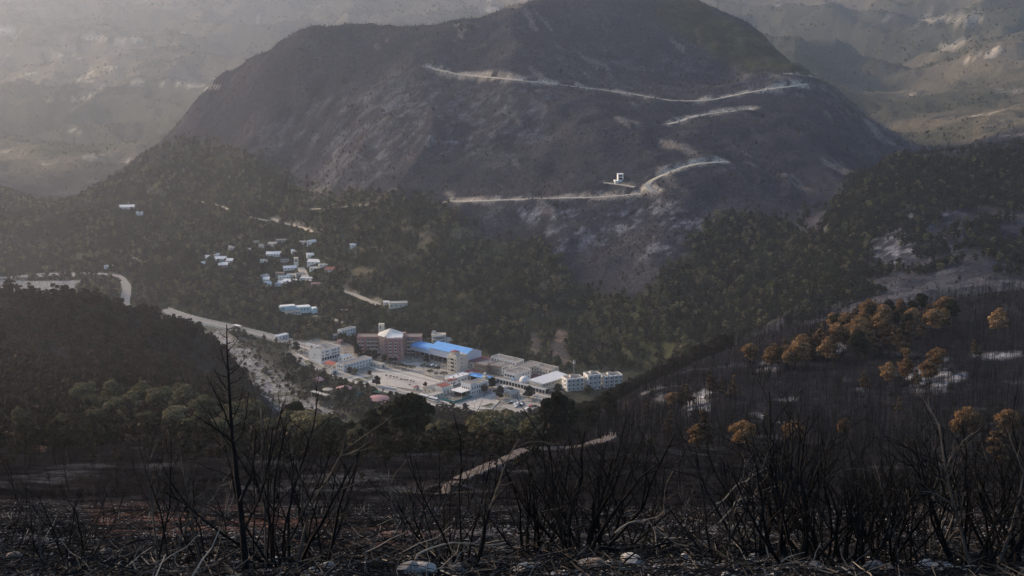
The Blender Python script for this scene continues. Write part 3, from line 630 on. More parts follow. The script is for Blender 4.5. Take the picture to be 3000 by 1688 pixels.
def plant_woods():
    cl = lambda g: (lambda x, y: g(x, y) * (1 - TOWN_AREA(x, y)))
    # green lower slopes
    g1 = np.maximum(G1, G2) * (1 - erode)
    dry = sstep(.36, .56, nA)
    tgap = sstep(-.45, .0, fbm(GX, GY, 30, 3, 81))
    x, y, z, r = scatter(80000, -.47, .5, 1010, 2080, cl(lambda x, y: look(g1 * (1 - .8 * dry) * (.45 + .55 * tgap), x, y)), 1)
    k = clear_mask(x, y) > 0; x, y, z = x[k], y[k], z[k]
    s = .45 + .75 * r.random(len(x)) ** 1.4
    order = np.argsort(y / s); top = order[:300]; rest = order[300:]
    for i in top:
        plant(VALLEY[int(r.integers(6))], x[i], y[i], z[i] - .2, s[i] * 1.05, r.random() * 6.28, *edge_label(x[i], y[i], z[i]))
    cl_ = fbm(x[rest], y[rest], 38, 3, 82); pk = np.where(cl_ + .25 * r.normal(size=len(rest)) > .28, np.where(r.random(len(rest)) < .6, 2, 5), np.where(cl_ < -.25, 3, r.integers(0, 5, len(rest))))
    scatter_object('valley_wood', K_VAL, np.stack([x[rest], y[rest], z[rest] - .2], 1), s[rest], r.random(len(rest)) * 6.28, pk, 'dense green wood covering the lower slopes of the valley', 'wood')
    # right hand hill and gully
    x, y, z, r = scatter(34000, .1, .5, 930, 1560, lambda x, y: look(np.maximum(np.maximum(G3, G1 * .3) * (.2 + .8 * sstep(-.3, .15, nA)), RH * .55 * sstep(-.25, .25, fbm(GX, GY, 24, 3, 85))), x, y), 2)
    k = clear_mask(x, y) > 0; x, y, z = x[k], y[k], z[k]
    scatter_object('hillside_wood', K_VAL, np.stack([x, y, z - .2], 1), .55 + .6 * r.random(len(x)), r.random(len(x)) * 6.28, np.where(r.random(len(x)) < .6, 3, r.integers(0, 6, len(x))), 'dark evergreen wood on the hill at the right edge', 'wood')
    # scorched wood on the left spur
    sp = np.maximum(spur, 0) 
    x, y, z, r = scatter(9500, -.5, -.14, 360, 960, cl(lambda x, y: look(sp, x, y) * (.3 + .7 * sstep(-.3, .15, fbm(x, y, 32, 3, 83)))), 3)
    up = look(PYG, x, y) < look(PXG, x, y) * .24 + 905
    pk = np.where(up & (r.random(len(x)) < .7), 2 + 2 * r.integers(0, 2, len(x)), r.integers(0, 5, len(x)))
    scatter_object('scorched_wood', K_BURN, np.stack([x, y, z - .2], 1), (.4 + 1.0 * r.random(len(x)) ** 1.5) * (.85 + .5 * fbm(x, y, 40, 2, 84)), r.random(len(x)) * 6.28, pk, 'dark scorched wood on the spur left of the river', 'wood')
    # burnt mountain: sparse scorched trees and low scrub
    bm = (1 - green) * (1 - farm)
    x, y, z, r = scatter(60000, -.33, .42, 1150, 2150, lambda x, y: look(bm * (.25 + .75 * sstep(.0, .45, nA + .3 * nC)), x, y) * .8, 4)
    k = clear_mask(x, y) > 0; x, y, z = x[k], y[k], z[k]
    scatter_object('mountain_scrub', K_BURN, np.stack([x, y, z - .1], 1), .12 + .42 * r.random(len(x)) ** 2, r.random(len(x)) * 6.28, r.integers(0, 5, len(x)), 'scorched scrub and saplings scattered over the burnt mountain', 'scrub')
    x, y, z, r = scatter(40000, -.33, .42, 1100, 2050, lambda x, y: look(bm, x, y) * .95, 14)
    k = clear_mask(x, y) > 0; x, y, z = x[k], y[k], z[k]
    scatter_object('bare_mountain_wood', K_BARE, np.stack([x, y, z - .1], 1), .5 + .4 * r.random(len(x)), r.random(len(x)) * 6.28, r.integers(0, 4, len(x)), 'thin bare charred trunks all over the burnt mountain', 'wood')
    # far slopes
    x, y, z, r = scatter(110000, -.5, .5, 1850, 6500, lambda x, y: look(farm * (.12 + .88 * sstep(.08, .3, fbm_far)), x, y), 5)
    scatter_object('far_scrub', K_BUSH, np.stack([x, y, z - .1], 1), (0.5 + 1.1 * r.random(len(x)) ** 2) * np.clip(y / 3000, .8, 1.8), r.random(len(x)) * 6.28, r.integers(0, 4, len(x)), 'bushes and small woods dotted over the far hazy mountainsides', 'scrub')
RH = cover_poly([(2350,560),(2600,480),(3700,430),(3700,860),(2750,870),(2500,930),(2300,960)], 20, 30, s=11) * inY(900, 1330, 30)
fbm_far = fbm(GX, GY, 140, 4, 67)
# ---------------------------------------------------------------- town
TH = R(49.0)                                             # street grid: local x runs right-up in the photo, local y left-up
LX = np.array([math.cos(TH), math.sin(TH)]); LY = np.array([-math.sin(TH), math.cos(TH)])
CLEAR += CLEAR_ROAD
WHITE = mat('white_plaster', (.74, .73, .70), .85, .10, .35); CREAM = mat('cream_plaster', (.62, .57, .48), .85, .12, .35)
BRICK = mat('red_brick', (.42, .225, .195), .9, .22, .5); BRICKD = mat('grey_brick', (.27, .215, .195), .9, .2, .5); BROWN = mat('brown_stone', (.27, .21, .165), .9, .2, .6)
ROOFG = mat('grey_roof', (.225, .21, .195), .95, .2, .5); ROOFW = mat('white_sheet_roof', (.72, .72, .71), .6, .06, .3); ROOFB = mat('beige_roof', (.42, .385, .33), .9, .12, .4)
BLUE = mat('blue_sheet_roof', (.13, .36, .74), .45, .06, .25, .35); PALEW = mat('pale_blue_cladding', (.60, .64, .72), .6, .06, .2)
RED = mat('red_tile', (.34, .115, .095), .9, .22, 1.2); MAROON = mat('maroon_roof', (.235, .10, .105), .85, .15, .6); PINK = mat('faded_pink_roof', (.40, .235, .235), .85, .14, .6)
GLASS = mat('dark_glass', (.018, .020, .024), .25, .2, 1.0, .5); FRAME = mat('window_frame', (.5, .48, .44), .8, .1, 1.0); RAIL = mat('grey_rail', (.30, .29, .28), .7, .1, 1.0)
DARKIN = mat('dark_opening', (.03, .028, .026), .95, .2, 1.0); CONC = mat('concrete', (.40, .385, .36), .9, .15, .5); MINT = mat('mint_plaster', (.60, .74, .74), .85, .1, .4)  # DARKIN: dark doors, and shade of openings and interiors put into the colour
PAVE = mat('town_paving', (.34, .32, .29), .95, .16, .12); KERB = mat('kerb_stone', (.52, .50, .46), .9, .12, .5); LAWN = mat('dry_lawn', (.105, .10, .055), .95, .35, .3)
TEAL = mat('teal_net', (.035, .20, .20), .7, .15, .6); GREENT = mat('green_awning', (.10, .38, .22), .7, .1, .6); BLUEW = mat('blue_paint', (.28, .42, .66), .8, .1, .4); PLAZA = mat('plaza_slab', (.45, .425, .385), .95, .14, .2)
WINM = {}
def win_mesh(w_, h_):
    k = (round(w_, 2), round(h_, 2))
    if k not in WINM:
        mb = MB(); t = .09
        mb.box(-w_/2, w_/2, -.03, .12, 0, h_)                                   # pane
        n0 = len(mb.f)
        mb.box(-w_/2-t, -w_/2, -.09, .1, -t, h_+t); mb.box(w_/2, w_/2+t, -.09, .1, -t, h_+t); mb.box(-w_/2, w_/2, -.09, .1, h_, h_+t); mb.box(-w_/2-.06, w_/2+.06, -.16, .1, -t-.05, 0)
        me = mb.mesh('window', GLASS); me.materials.append(FRAME)
        mi = np.zeros(len(mb.f), np.int32); mi[n0:] = 1; me.polygons.foreach_set('material_index', mi); WINM[k] = me
    return WINM[k]
def window(parent, face, u, z, w_, h_, Lx=0, Ly=0, name='window'):
    """face 'R': wall y=0; 'L': wall x=0; 'B': wall x=Lx"""
    if face == 'R': loc, rz = (u, 0, z), 0
    elif face == 'L': loc, rz = (0, u, z), -math.pi/2
    else: loc, rz = (Lx, u, z), math.pi/2
    return link(name, win_mesh(w_, h_), parent, loc, (0, 0, rz))
def win_rows(parent, face, L_, rows, cols, h0, dh, w_=1.1, hh=1.3, margin=1.2, skip=(), Lx=0):
    for r_ in range(rows):
        for c_ in range(cols):
            if (r_, c_) in skip: continue
            window(parent, face, margin + (L_ - 2*margin) * ((c_ + .5) / cols), h0 + r_ * dh, w_, hh, Lx)
def thing(name, label, cat, px, py, z=0.0, rz=None, group=None, clear=None):
    p = at_z(px, py, z); o = link(name, None, None, p, (0, 0, TH if rz is None else rz)); tag(o, label, cat, group)
    if clear:
        c_ = p[:2] + LX * clear[0] / 2 + LY * clear[1] / 2; CLEAR.append((c_[0], c_[1], max(clear) * .62))
    return o
def walls(o, Lb, La, h, m_, x0=0, y0=0, z0=-1.5, name='wall'): return MB().box(x0, x0+Lb, y0, y0+La, z0, h).build(name, m_, o)
def flat_roof(o, Lb, La, h, m_=None, par=None, x0=0, y0=0, t=.25, ph=.45):
    """roof slab behind a parapet"""
    MB().box(x0+t, x0+Lb-t, y0+t, y0+La-t, h-.1, h+.06).build('roof', m_ or ROOFG, o)
    mb = MB(); e = .04
    mb.box(x0-e, x0+Lb+e, y0-e, y0+t, h, h+ph); mb.box(x0-e, x0+Lb+e, y0+La-t, y0+La+e, h, h+ph); mb.box(x0-e, x0+t, y0+t, y0+La-t, h, h+ph); mb.box(x0+Lb-t, x0+Lb+e, y0+t, y0+La-t, h, h+ph)
    return mb.build('parapet', par or WHITE, o)
def gable(o, x0, x1, y0, y1, h, rise, m_, axis='y', over=.35, th=.18, gm=None, name='roof'):
    """two-slope roof; ridge along axis"""
    mb = MB()
    if axis == 'y':
        xm = (x0+x1)/2; a, b = y0-over, y1+over; e = over
        sl = rise/((x1-x0)/2); zl = h - e*sl
        for s_ in (0, 1):
            xe = x0-e if s_ == 0 else x1+e
            V = [(xe,a,zl),(xm,a,h+rise),(xm,b,h+rise),(xe,b,zl)]; V += [(p[0],p[1],p[2]+th) for p in V]
            mb.add(V, [(0,1,2,3),(7,6,5,4),(0,4,5,1),(1,5,6,2),(2,6,7,3),(3,7,4,0)])
        G_ = [[(x0,y0+.02,h),(x1,y0+.02,h),(xm,y0+.02,h+rise)], [(x0,y1-.02,h),(x1,y1-.02,h),(xm,y1-.02,h+rise)]]
    else:
        ym = (y0+y1)/2; a, b = x0-over, x1+over; e = over
        sl = rise/((y1-y0)/2); zl = h - e*sl
        for s_ in (0, 1):
            ye = y0-e if s_ == 0 else y1+e
            V = [(a,ye,zl),(a,ym,h+rise),(b,ym,h+rise),(b,ye,zl)]; V += [(p[0],p[1],p[2]+th) for p in V]
            mb.add(V, [(0,1,2,3),(7,6,5,4),(0,4,5,1),(1,5,6,2),(2,6,7,3),(3,7,4,0)])
        G_ = [[(x0+.02,y0,h),(x0+.02,y1,h),(x0+.02,ym,h+rise)], [(x1-.02,y0,h),(x1-.02,y1,h),(x1-.02,ym,h+rise)]]
    r_ = mb.build(name, m_, o)
    if gm:
        g = MB()
        for t_ in G_: g.add(t_, [(0,1,2)])
        g.build('gable_wall', gm, o)
    return r_
def hip(o, x0, x1, y0, y1, h, rise, m_, flat_=.35, over=.5):
    x0 -= over; x1 += over; y0 -= over; y1 += over; w_, l_ = x1-x0, y1-y0; k = min(w_, l_)/2*(1-flat_*.2)
    ix = w_/2 - .01 if w_ <= l_ else k; iy = l_/2 - .01 if l_ < w_ else k
    V = [(x0,y0,h),(x1,y0,h),(x1,y1,h),(x0,y1,h),(x0+ix,y0+iy,h+rise),(x1-ix,y0+iy,h+rise),(x1-ix,y1-iy,h+rise),(x0+ix,y1-iy,h+rise)]
    return MB().add(V, [(3,2,1,0),(4,5,6,7),(0,1,5,4),(1,2,6,5),(2,3,7,6),(3,0,4,7)]).build('roof', m_, o)
def balcony(o, face, u, z, w_, d, m_=None, rail_h=.9):
    mb = MB(); mb.box(-w_/2, w_/2, -d, .05, -.15, 0); mb.box(-w_/2, w_/2, -d, -d+.1, 0, rail_h); mb.box(-w_/2, -w_/2+.1, -d+.1, 0, 0, rail_h); mb.box(w_/2-.1, w_/2, -d+.1, 0, 0, rail_h)
    loc, rz = ((u, 0, z), 0) if face == 'R' else ((0, u, z), -math.pi/2)
    return mb.build('balcony', m_ or WHITE, o, loc=loc, rot=(0, 0, rz))
def hut(o, x, y, h, w_, l_, hh, m_=None, roof=None):
    a = MB().box(x, x+w_, y, y+l_, h-.05, h+hh).build('roof_hut', m_ or WHITE, o); MB().box(x-.15, x+w_+.15, y-.15, y+l_+.15, h+hh, h+hh+.18).build('hut_roof', roof or ROOFG, a)
def tank(o, x, y, h, r_=.6, hh=1.2, m_=None):
    th = [i/10*2*math.pi for i in range(10)]
    MB().prism([(x+r_*math.cos(t), y+r_*math.sin(t)) for t in th], h-.02, h+hh).build('water_tank', m_ or RAIL, o)
def clutter(o, Lb, La, h, seed, n=3):
    r = np.random.default_rng(seed)
    for i in range(n): tank(o, .8 + (Lb-1.6)*r.random(), .8 + (La-1.6)*r.random(), h+.05, .35+.3*r.random(), .6+.6*r.random(), [RAIL, WHITE, CONC][i % 3])

# paving sheet, streets, kerbs
def sheet(name, pp, z, m_, th=.0):
    pts_ = [tuple(at_z(a, b, 0.0)[:2]) for a, b in pp]
    mb = MB().prism(pts_, z - .3, z); return mb.build(name, m_)
def strip(name, label, pp, width, m_, z=.05, kerbs=True):
    P = np.array([at_z(a, b, 0.0) for a, b in pp]); P = resample(P, 3.0); P[:, 0] = smooth1(P[:, 0], 5); P[:, 1] = smooth1(P[:, 1], 5); P[:, 2] = z
    o = tag(link(name, ribbon(name, P, width, m_, 0, .4)), label, None, None, 'structure')
    if kerbs:
        for s_ in (-1, 1):
            d = np.gradient(P[:, :2], axis=0); d /= np.linalg.norm(d, axis=1)[:, None]; n_ = np.stack([-d[:, 1], d[:, 0]], 1)
            Q = P.copy(); Q[:, :2] += n_ * s_ * (width/2 + .75); Q[:, 2] = .17
            link('pavement', ribbon('pavement', Q, 1.5, KERB, 0, .6), o)
    return o
strip('town_street', 'main grey street along the near side of the town', [(850,1038),(880,1055),(960,1087),(1060,1119),(1150,1145),(1230,1167),(1310,1188),(1400,1212),(1500,1236)], 9.5, ASPH)
strip('cross_street', 'grey cross street running past the park beside the white council building', [(1322,1189),(1360,1177),(1400,1164),(1440,1151),(1475,1142)], 8, ASPH, .07)
strip('upper_street', 'street below the hotel on the far side of the plaza', [(850,1003),(905,1016),(985,1040),(1080,1068),(1160,1090),(1240,1110),(1305,1126)], 7, ASPH, .06)
strip('side_street', 'short street between the white block and the plaza', [(900,1064),(930,1076),(965,1090),(1000,1101)], 6, ASPH, .09, False)
strip('back_street', 'street in front of the long white arcade', [(1450,1128),(1500,1140),(1560,1157),(1620,1172)], 7, ASPH, .08)
def park(label, pp, m_=PLAZA, z=.10, wall=.35, name='plaza'):
    o = tag(sheet(name, pp, z, m_), label, None, None, 'structure')
    pts_ = [at_z(a, b, 0.0)[:2] for a, b in pp]; n = len(pts_)
    for i in range(n):
        a, b = pts_[i], pts_[(i+1) % n]; d = (b-a)/np.linalg.norm(b-a); q = np.array([-d[1], d[0]]) * .22
        MB().prism([a-q, b-q, b+q, a+q], 0, z + wall).build('low_wall', KERB, o)
    return o
park('pale paved plaza with rows of clipped trees in front of the hotel', [(1085,1092),(1200,1088),(1290,1117),(1265,1150),(1130,1130)])
park('grey forecourt beside the blue roofed hall', [(1165,1068),(1225,1062),(1345,1098),(1300,1112),(1205,1085)], PAVE, .11, .1, 'forecourt')
park('park with pale paving beside the cross street', [(1345,1188),(1385,1172),(1430,1163),(1463,1176),(1440,1200),(1400,1200)])
park('small park plot with dry lawn below the white block', [(885,1060),(915,1052),(935,1062),(910,1076)], LAWN, .12, .5, 'lawn')
park('triangular dry lawn with kerb walls beside the main street', [(1030,1113),(1092,1103),(1098,1108),(1055,1123)], LAWN, .13, .5, 'lawn')
park('sandy garden strip with kerb walls beyond the main street', [(1005,1112),(1060,1098),(1120,1108),(1165,1140),(1090,1135)], PLAZA, .08, .4, 'garden_plot')
park('green lawn panel at the right end of the park', [(1410,1192),(1440,1182),(1452,1186),(1432,1196)], LAWN, .16, .4, 'lawn')
park('kerbed garden in front of the two storey white building', [(960,1107),(985,1112),(1000,1105),(975,1098)], LAWN, .12, .4, 'lawn')
park('car park at the near right end of the town', [(1470,1190),(1530,1176),(1600,1190),(1540,1215)], PAVE, .10, .05, 'car_park')
park('earthen lot above the park beside the long arcade', [(1440,1143),(1500,1150),(1560,1175),(1500,1178),(1445,1165)], PAVE, .10, .15, 'earth_lot')

def white_block():
    o = thing('white_block', 'white three storey block with arcaded ground floor and grey flat roof', 'building', 941, 1067, clear=(21, 11))
    MB().box(-.4, 21.2, -.4, 11.4, -1, 2.2).build('plinth', WHITE, o)
    walls(o, 21, 11, 11.2, WHITE, z0=2.2); flat_roof(o, 21, 11, 11.2)
    for i in range(7): window(o, 'R', 2.2 + i*2.75, 2.5, 2.0, 2.3, name='arcade_opening')
    for r_ in range(2):
        for u in (2.2, 5.8, 7.6, 12.5, 14.3, 16.2, 19.2): window(o, 'R', u, 6.0 + r_*2.7, 1.05, 1.25)
    window(o, 'L', 7.5, 6.2, .9, 1.1); window(o, 'L', 9.3, 3.4, .9, 1.1)
    MB().box(0, 6, 11, 15, -1, 10).build('stair_wing', WHITE, o); MB().box(.2, 5.8, 11.2, 14.8, 10, 10.15).build('roof', ROOFG, o)
    hut(o, 9, 8.5, 11.2, 2.6, 2.2, 1.8); clutter(o, 20, 8, 11.2, 1, 3)
def hotel():
    o = thing('hotel', 'large red brick hotel with white pyramid roof and rows of balconies', 'hotel', 1140, 1040, rz=0.0)
    p0 = at_z(1140, 1040, 0); CLEAR.append((p0[0], p0[1] + 8, 34))
    m = .283
    # three wings round a central hall; local x to the right, y away
    MB().prism([(-8,-2),(-2,-8),(6,-8),(12,-2),(12,6),(6,12),(-2,12),(-8,6)], -1, 17.5).build('central_hall', BRICKD, o)
    V = [(-9,-2.5,17.5),(-2.5,-9,17.5),(6.5,-9,17.5),(13,-2.5,17.5),(13,6.5,17.5),(6.5,13,17.5),(-2.5,13,17.5),(-9,6.5,17.5),(1,2,22.5)]
    MB().add(V, [(i,(i+1)%8,8) for i in range(8)] + [tuple(range(8))[::-1]]).build('roof', mat('pale_pyramid_roof', (.66,.64,.58), .7, .08, .3), o)
    for (x0, x1, y0, y1, h, a, nm) in ((-27, -8, 2, 14, 14.6, 0, 'wing'), (14, 27, 2, 14, 14.6, 0, 'wing'), (-2.5, 12, -17, -7, 17.6, 0, 'wing')):
        wg = MB().box(x0, x1, y0, y1, -1, h).build('wing', BRICK if nm else BRICK, o)
        MB().box(x0+.3, x1-.3, y0+.3, y1-.3, h-.1, h+.05).build('roof', ROOFG, o)
        mb = MB(); t = .3
        mb.box(x0-.05, x1+.05, y0-.05, y0+t, h, h+.7); mb.box(x0-.05, x1+.05, y1-t, y1+.05, h, h+.7); mb.box(x0-.05, x0+t, y0+t, y1-t, h, h+.7); mb.box(x1-t, x1+.05, y0+t, y1-t, h, h+.7)
        mb.build('parapet', BRICK, o)
    wo_, wi_ = win_mesh(1.3, 1.6), win_mesh(.8, 1.1)
    def bal(x, y, z, w_=2.4):
        mb = MB(); mb.box(-w_/2, w_/2, -1.1, 0, -.15, 0); mb.box(-w_/2, w_/2, -1.1, -1.0, 0, .85); mb.box(-w_/2, -w_/2+.1, -1.0, 0, 0, .85); mb.box(w_/2-.1, w_/2, -1.0, 0, 0, .85)
        mb.build('balcony', CREAM, o, loc=(x, y, z)); link('window', wo_, o, (x, y, z + .25))
    MB().box(-19, -8.6, 1.4, 2.05, 0, 14.2).build('facade_panel', BRICKD, o); MB().box(14.4, 21.5, 1.4, 2.05, 0, 14.2).build('facade_panel', BRICKD, o)
    for fl in range(4):
        z = 1.6 + fl*3.2
        for x in (-17.3, -14, -10.6): bal(x, 1.4, z, 2.9)
        for x in (16.2, 19.6): bal(x, 1.4, z, 2.6)
        for x in (-25, -22.3): bal(x, 2, z, 1.8)
        for x in (24.5,): link('window', wi_, o, (x, 2, z+.3))
    for fl in range(5):
        z = 4.4 + fl*2.6
        for x in (2.6, 7.0): bal(x, -17, z, 2.2)
        for x in (-.8, 10.4): link('window', wi_, o, (x, -17, z+.4))
    for s_ in (-2.6, 12.1): MB().add([(s_-.9,-17.6,0),(s_+.9,-17.6,0),(s_+.9,-8,0),(s_-.9,-8,0),(s_-.35,-17.3,17),(s_+.35,-17.3,17),(s_+.35,-8,17.5),(s_-.35,-8,17.5)], [(3,2,1,0),(4,5,6,7),(0,1,5,4),(1,2,6,5),(2,3,7,6),(3,0,4,7)]).build('buttress', mat('pale_brick', (.42,.27,.22), .9, .2, .5), o)
    MB().box(-1, 10.5, -18.6, -17, -1, 3.6).build('porch', BRICK, o); MB().box(1, 8.5, -18.72, -18.5, 0, 2.5).build('entrance', DARKIN, o)
    for x in (.2, 4.6, 9.0): MB().box(x-.7, x+.7, -19.4, -18.6, 2.7, 3.3).build('awning', CREAM, o)
    V = [(-1,-13,17.9),(12.6,-15.5,17.9),(12.6,-7.5,19.9),(3,-6.8,20.6)]; V += [(a,b,c_+.25) for a,b,c_ in V]
    MB().add(V, [(3,2,1,0),(4,5,6,7),(0,1,5,4),(1,2,6,5),(2,3,7,6),(3,0,4,7)]).build('canopy_roof', ROOFW, o)
    MB().box(5.5, 11.8, -15.2, -12, 17.6, 19).build('penthouse', WHITE, o)
    MB().box(-9.5, -4.8, 10, 14.5, 17, 24).build('lift_tower', CREAM, o); MB().box(-8.2, -7.3, 9.9, 10.1, 20, 22.4).build('window', GLASS, o)
    MB().box(12, 14.2, -1, 3, -1, 19.2).build('stair_tower', mat('pale_brick', (0,0,0)), o)
    MB().tube([(-7,12,24),(-7,12,29)], [.08,.05], 4).build('aerial', RAIL, o)
    for i, x in enumerate((-9, -6.3, -3.8)): MB().add([(x-.9,-2.6,2.2),(x+.9,-2.6,2.2),(x+.9,-.8,2.2),(x-.9,-.8,2.2),(x,-1.7,4.8)], [(3,2,1,0),(0,1,4),(1,2,4),(2,3,4),(3,0,4)]).build('skylight', ROOFW, o)
    MB().box(-12, -2.2, -4, 1.3, -1, 2.2).build('lobby', BRICK, o); MB().box(-11.8, -2.4, -3.8, 1.2, 2.2, 2.35).build('roof', ROOFG, o)
def blue_hall():
    o = thing('blue_hall', 'long market hall with bright blue two part roof and pale cladding', 'hall', 1362, 1079, clear=(20, 60))
    Lb = 20; L1 = 40; L2 = 22; e1 = 10.5; e2 = 8.6; low = 5.0
    # open undercroft: slab walls above, columns below
    for (y0, y1, e, rise, xb) in ((0, L1, e1, 3.6, Lb), (L1+.1, L1+L2, e2, 2.6, Lb-4)):
        mb = MB(); mb.box(0, .25, y0, y1, low, e); mb.box(xb-.25, xb, y0, y1, low, e+.3)
        if y0 == 0: mb.box(.25, xb-.25, y0, y0+.25, 0, e)
        else: mb.box(.25, xb-.25, y1-.25, y1, low, e)
        xm = xb/2
        ya = y0 if y0 == 0 else y1-.25
        mb.add([(.02,ya,e),(xb-.02,ya,e),(xm,ya,e+rise),(.02,ya+.25,e),(xb-.02,ya+.25,e),(xm,ya+.25,e+rise)], [(0,1,2),(5,4,3),(0,3,4,1),(1,4,5,2),(2,5,3,0)])
        if y0 > 0: mb.add([(.02,y0,e),(xb-.02,y0,e),(xm,y0,e+rise)], [(0,1,2)])
        else: mb.add([(.02,y1,e2),(xb-.02,y1,e2),(xb-.02,y1,e),(xm,y1,e+rise),(.02,y1,e)], [(0,1,2,3,4)])
        mb.build('cladding', PALEW, o)
        gable(o, 0, xb, y0, y1, e, rise, BLUE, 'y', .3, .15)
        mb = MB(); n = int((y1-y0)/5)
        for i in range(n+1):
            yy = y0 + .3 + (y1-y0-.6)*i/n
            MB().box(.0, .35, yy-.2, yy+.2, -.5, low).build('column', CONC, o)
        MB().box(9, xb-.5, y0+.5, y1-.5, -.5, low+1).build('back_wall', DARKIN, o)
        MB().box(.3, 9, y0+.3, y1-.3, low-.1, low+.1).build('soffit', CONC, o)
    MB().box(0, 9, L1+L2, L1+L2+13, 4.2, 4.7).build('porch_roof', ROOFW, o)
    for yy in (L1+L2+4, L1+L2+12): MB().box(.4, .8, yy-.2, yy+.2, -.5, 4.2).build('column', CONC, o)
def tower_block():
    o = thing('tower_block', 'cream five storey tower block with recessed balconies and a roof hut', 'building', 1338, 1104, clear=(13, 10))
    walls(o, 13, 10, 15.6, CREAM, z0=2.6); MB().box(.8, 12.4, .8, 9.2, -1, 2.6).build('ground_floor', CREAM, o)
    flat_roof(o, 13, 10, 15.6, CONC, CREAM)
    for fl in range(4):
        z = 3.2 + fl*3.0
        MB().box(-.06, .3, 3.0, 6.6, z, z+1.9).build('recess_shade_panel', DARKIN, o); balcony(o, 'L', 4.8, z, 3.6, .9, CREAM, .7)  # near-black panel on the wall: shade of a recess put into its colour
        window(o, 'L', 1.2, z+.5, .8, 1.1); window(o, 'L', 8.6, z+.5, .8, 1.1)
    for z in (6.5, 9.5, 13): window(o, 'R', 6, z, .9, 1.1)
    MB().box(1.0, 6.5, 2.5, 8.0, 15.6, 19.2).build('roof_hut', CREAM, o); window(o, 'L', 5, 16.4, .9, 1.1).location.x = 1.0
    hip(o, 1.0, 6.5, 2.5, 8.0, 19.2, 1.0, RED, .3, .35)
    MB().box(.1, 9, 1, 9, 15.65, 16.9).build('upper_parapet', CREAM, o)
def generic(name, label, px, py, Lb, La, h, wall=WHITE, roof='flat', rm=None, rows=1, cr=4, cl=2, cat='house', z=0.0, rise=1.3, seed=0, extra=0, ww=1.0, rz=None, group=None):
    o = thing(name, label, cat, px, py, z, rz, group, clear=(Lb, La))
    walls(o, Lb, La, h, wall)
    if roof == 'flat': flat_roof(o, Lb, La, h, rm or ROOFG, wall)
    elif roof == 'hip': hip(o, 0, Lb, 0, La, h, rise, rm or RED)
    elif roof == 'gx': gable(o, 0, Lb, 0, La, h, rise, rm or RED, 'x', gm=wall)
    elif roof == 'gy': gable(o, 0, Lb, 0, La, h, rise, rm or RED, 'y', gm=wall)
    elif roof == 'shed':
        V = [(-.3,-.3,h),(Lb+.3,-.3,h),(Lb+.3,La+.3,h+rise),(-.3,La+.3,h+rise)]; V += [(a,b,c_+.2) for a,b,c_ in V]
        MB().add(V, [(3,2,1,0),(4,5,6,7),(0,1,5,4),(1,2,6,5),(2,3,7,6),(3,0,4,7)]).build('roof', rm or ROOFG, o)
        MB().box(.05, Lb-.05, La-.3, La-.05, h-.2, h+rise).build('back_wall', wall, o)
    dh = (h - .3) / rows
    if cr: win_rows(o, 'R', Lb, rows, cr, dh*.32, dh, ww, min(1.4, dh*.45), .8)
    if cl: win_rows(o, 'L', La, rows, cl, dh*.32, dh, ww, min(1.4, dh*.45), .8)
    MB().box(Lb*.48, Lb*.48+1.0, -.06, .1, 0, 2.1).build('door', DARKIN, o)
    if extra: clutter(o, Lb, La, h, seed, extra)
    return o
def canopy(name, label, px, py, Lb, La, h, m_, roof='flat', rise=.8, z=0.0, cat='pavilion', posts=True):
    o = thing(name, label, cat, px, py, z, clear=(Lb, La))
    if roof == 'flat': MB().box(-.3, Lb+.3, -.3, La+.3, h, h+.35).build('roof', m_, o)
    elif roof == 'hip': hip(o, 0, Lb, 0, La, h, rise, m_, .3, .6)
    else: gable(o, 0, Lb, 0, La, h, rise, m_, 'x')
    for x in (.2, Lb/2, Lb-.2):
        for y in (.2, La-.2): MB().box(x-.15, x+.15, y-.15, y+.15, -.5, h).build('post', CONC, o)
    MB().box(Lb*.3, Lb-.6, La*.45, La-.5, -.4, h*.75).build('counter', DARKIN, o)
    return o
white_block(); hotel(); blue_hall(); tower_block()
g = generic('house', 'small cream house with red tiled roof in front of the white block', 973, 1083, 9, 10, 3.4, CREAM, 'gy', RED, 1, 3, 2, rise=1.5)
generic('house', 'low red roofed annex behind the small cream house', 1000, 1066, 9, 5, 3.2, CREAM, 'gx', RED, 1, 2, 0, rise=1.1)
o = generic('long_house', 'long two storey white building with grey roof beside the kiosk', 1007, 1092, 31, 9, 6.0, WHITE, 'flat', ROOFG, 2, 9, 3, 'building', extra=3, seed=3)
generic('white_house', 'white house with stepped roof behind the long white building', 1003, 1068, 12, 5, 5.6, WHITE, 'flat', ROOFW, 2, 3, 1, extra=2, seed=4)
generic('kiosk', 'tiny white kiosk with open front beside the main street', 973, 1097, 6, 2.4, 2.6, WHITE, 'flat', ROOFG, 1, 2, 0, 'kiosk')
generic('low_store', 'low pale store with blue end wall beside the plaza', 1116, 1080, 5, 14, 3.0, CREAM, 'flat', ROOFB, 1, 1, 3, 'store')
generic('hillside_house', 'two storey white house with grey roof and veranda behind the hotel', 1001, 990, 17, 5, 6.4, WHITE, 'flat', ROOFG, 2, 5, 2, z=1.0)
generic('hillside_house', 'small grey house left of the veranda house behind the hotel', 985, 993, 6, 4, 3.2, BLUEW, 'hip', ROOFG, 1, 2, 1, z=.5)
generic('hillside_house', 'small pink walled house below the veranda house', 996, 1010, 4, 4, 3.0, PINK, 'flat', ROOFB, 1, 1, 1)
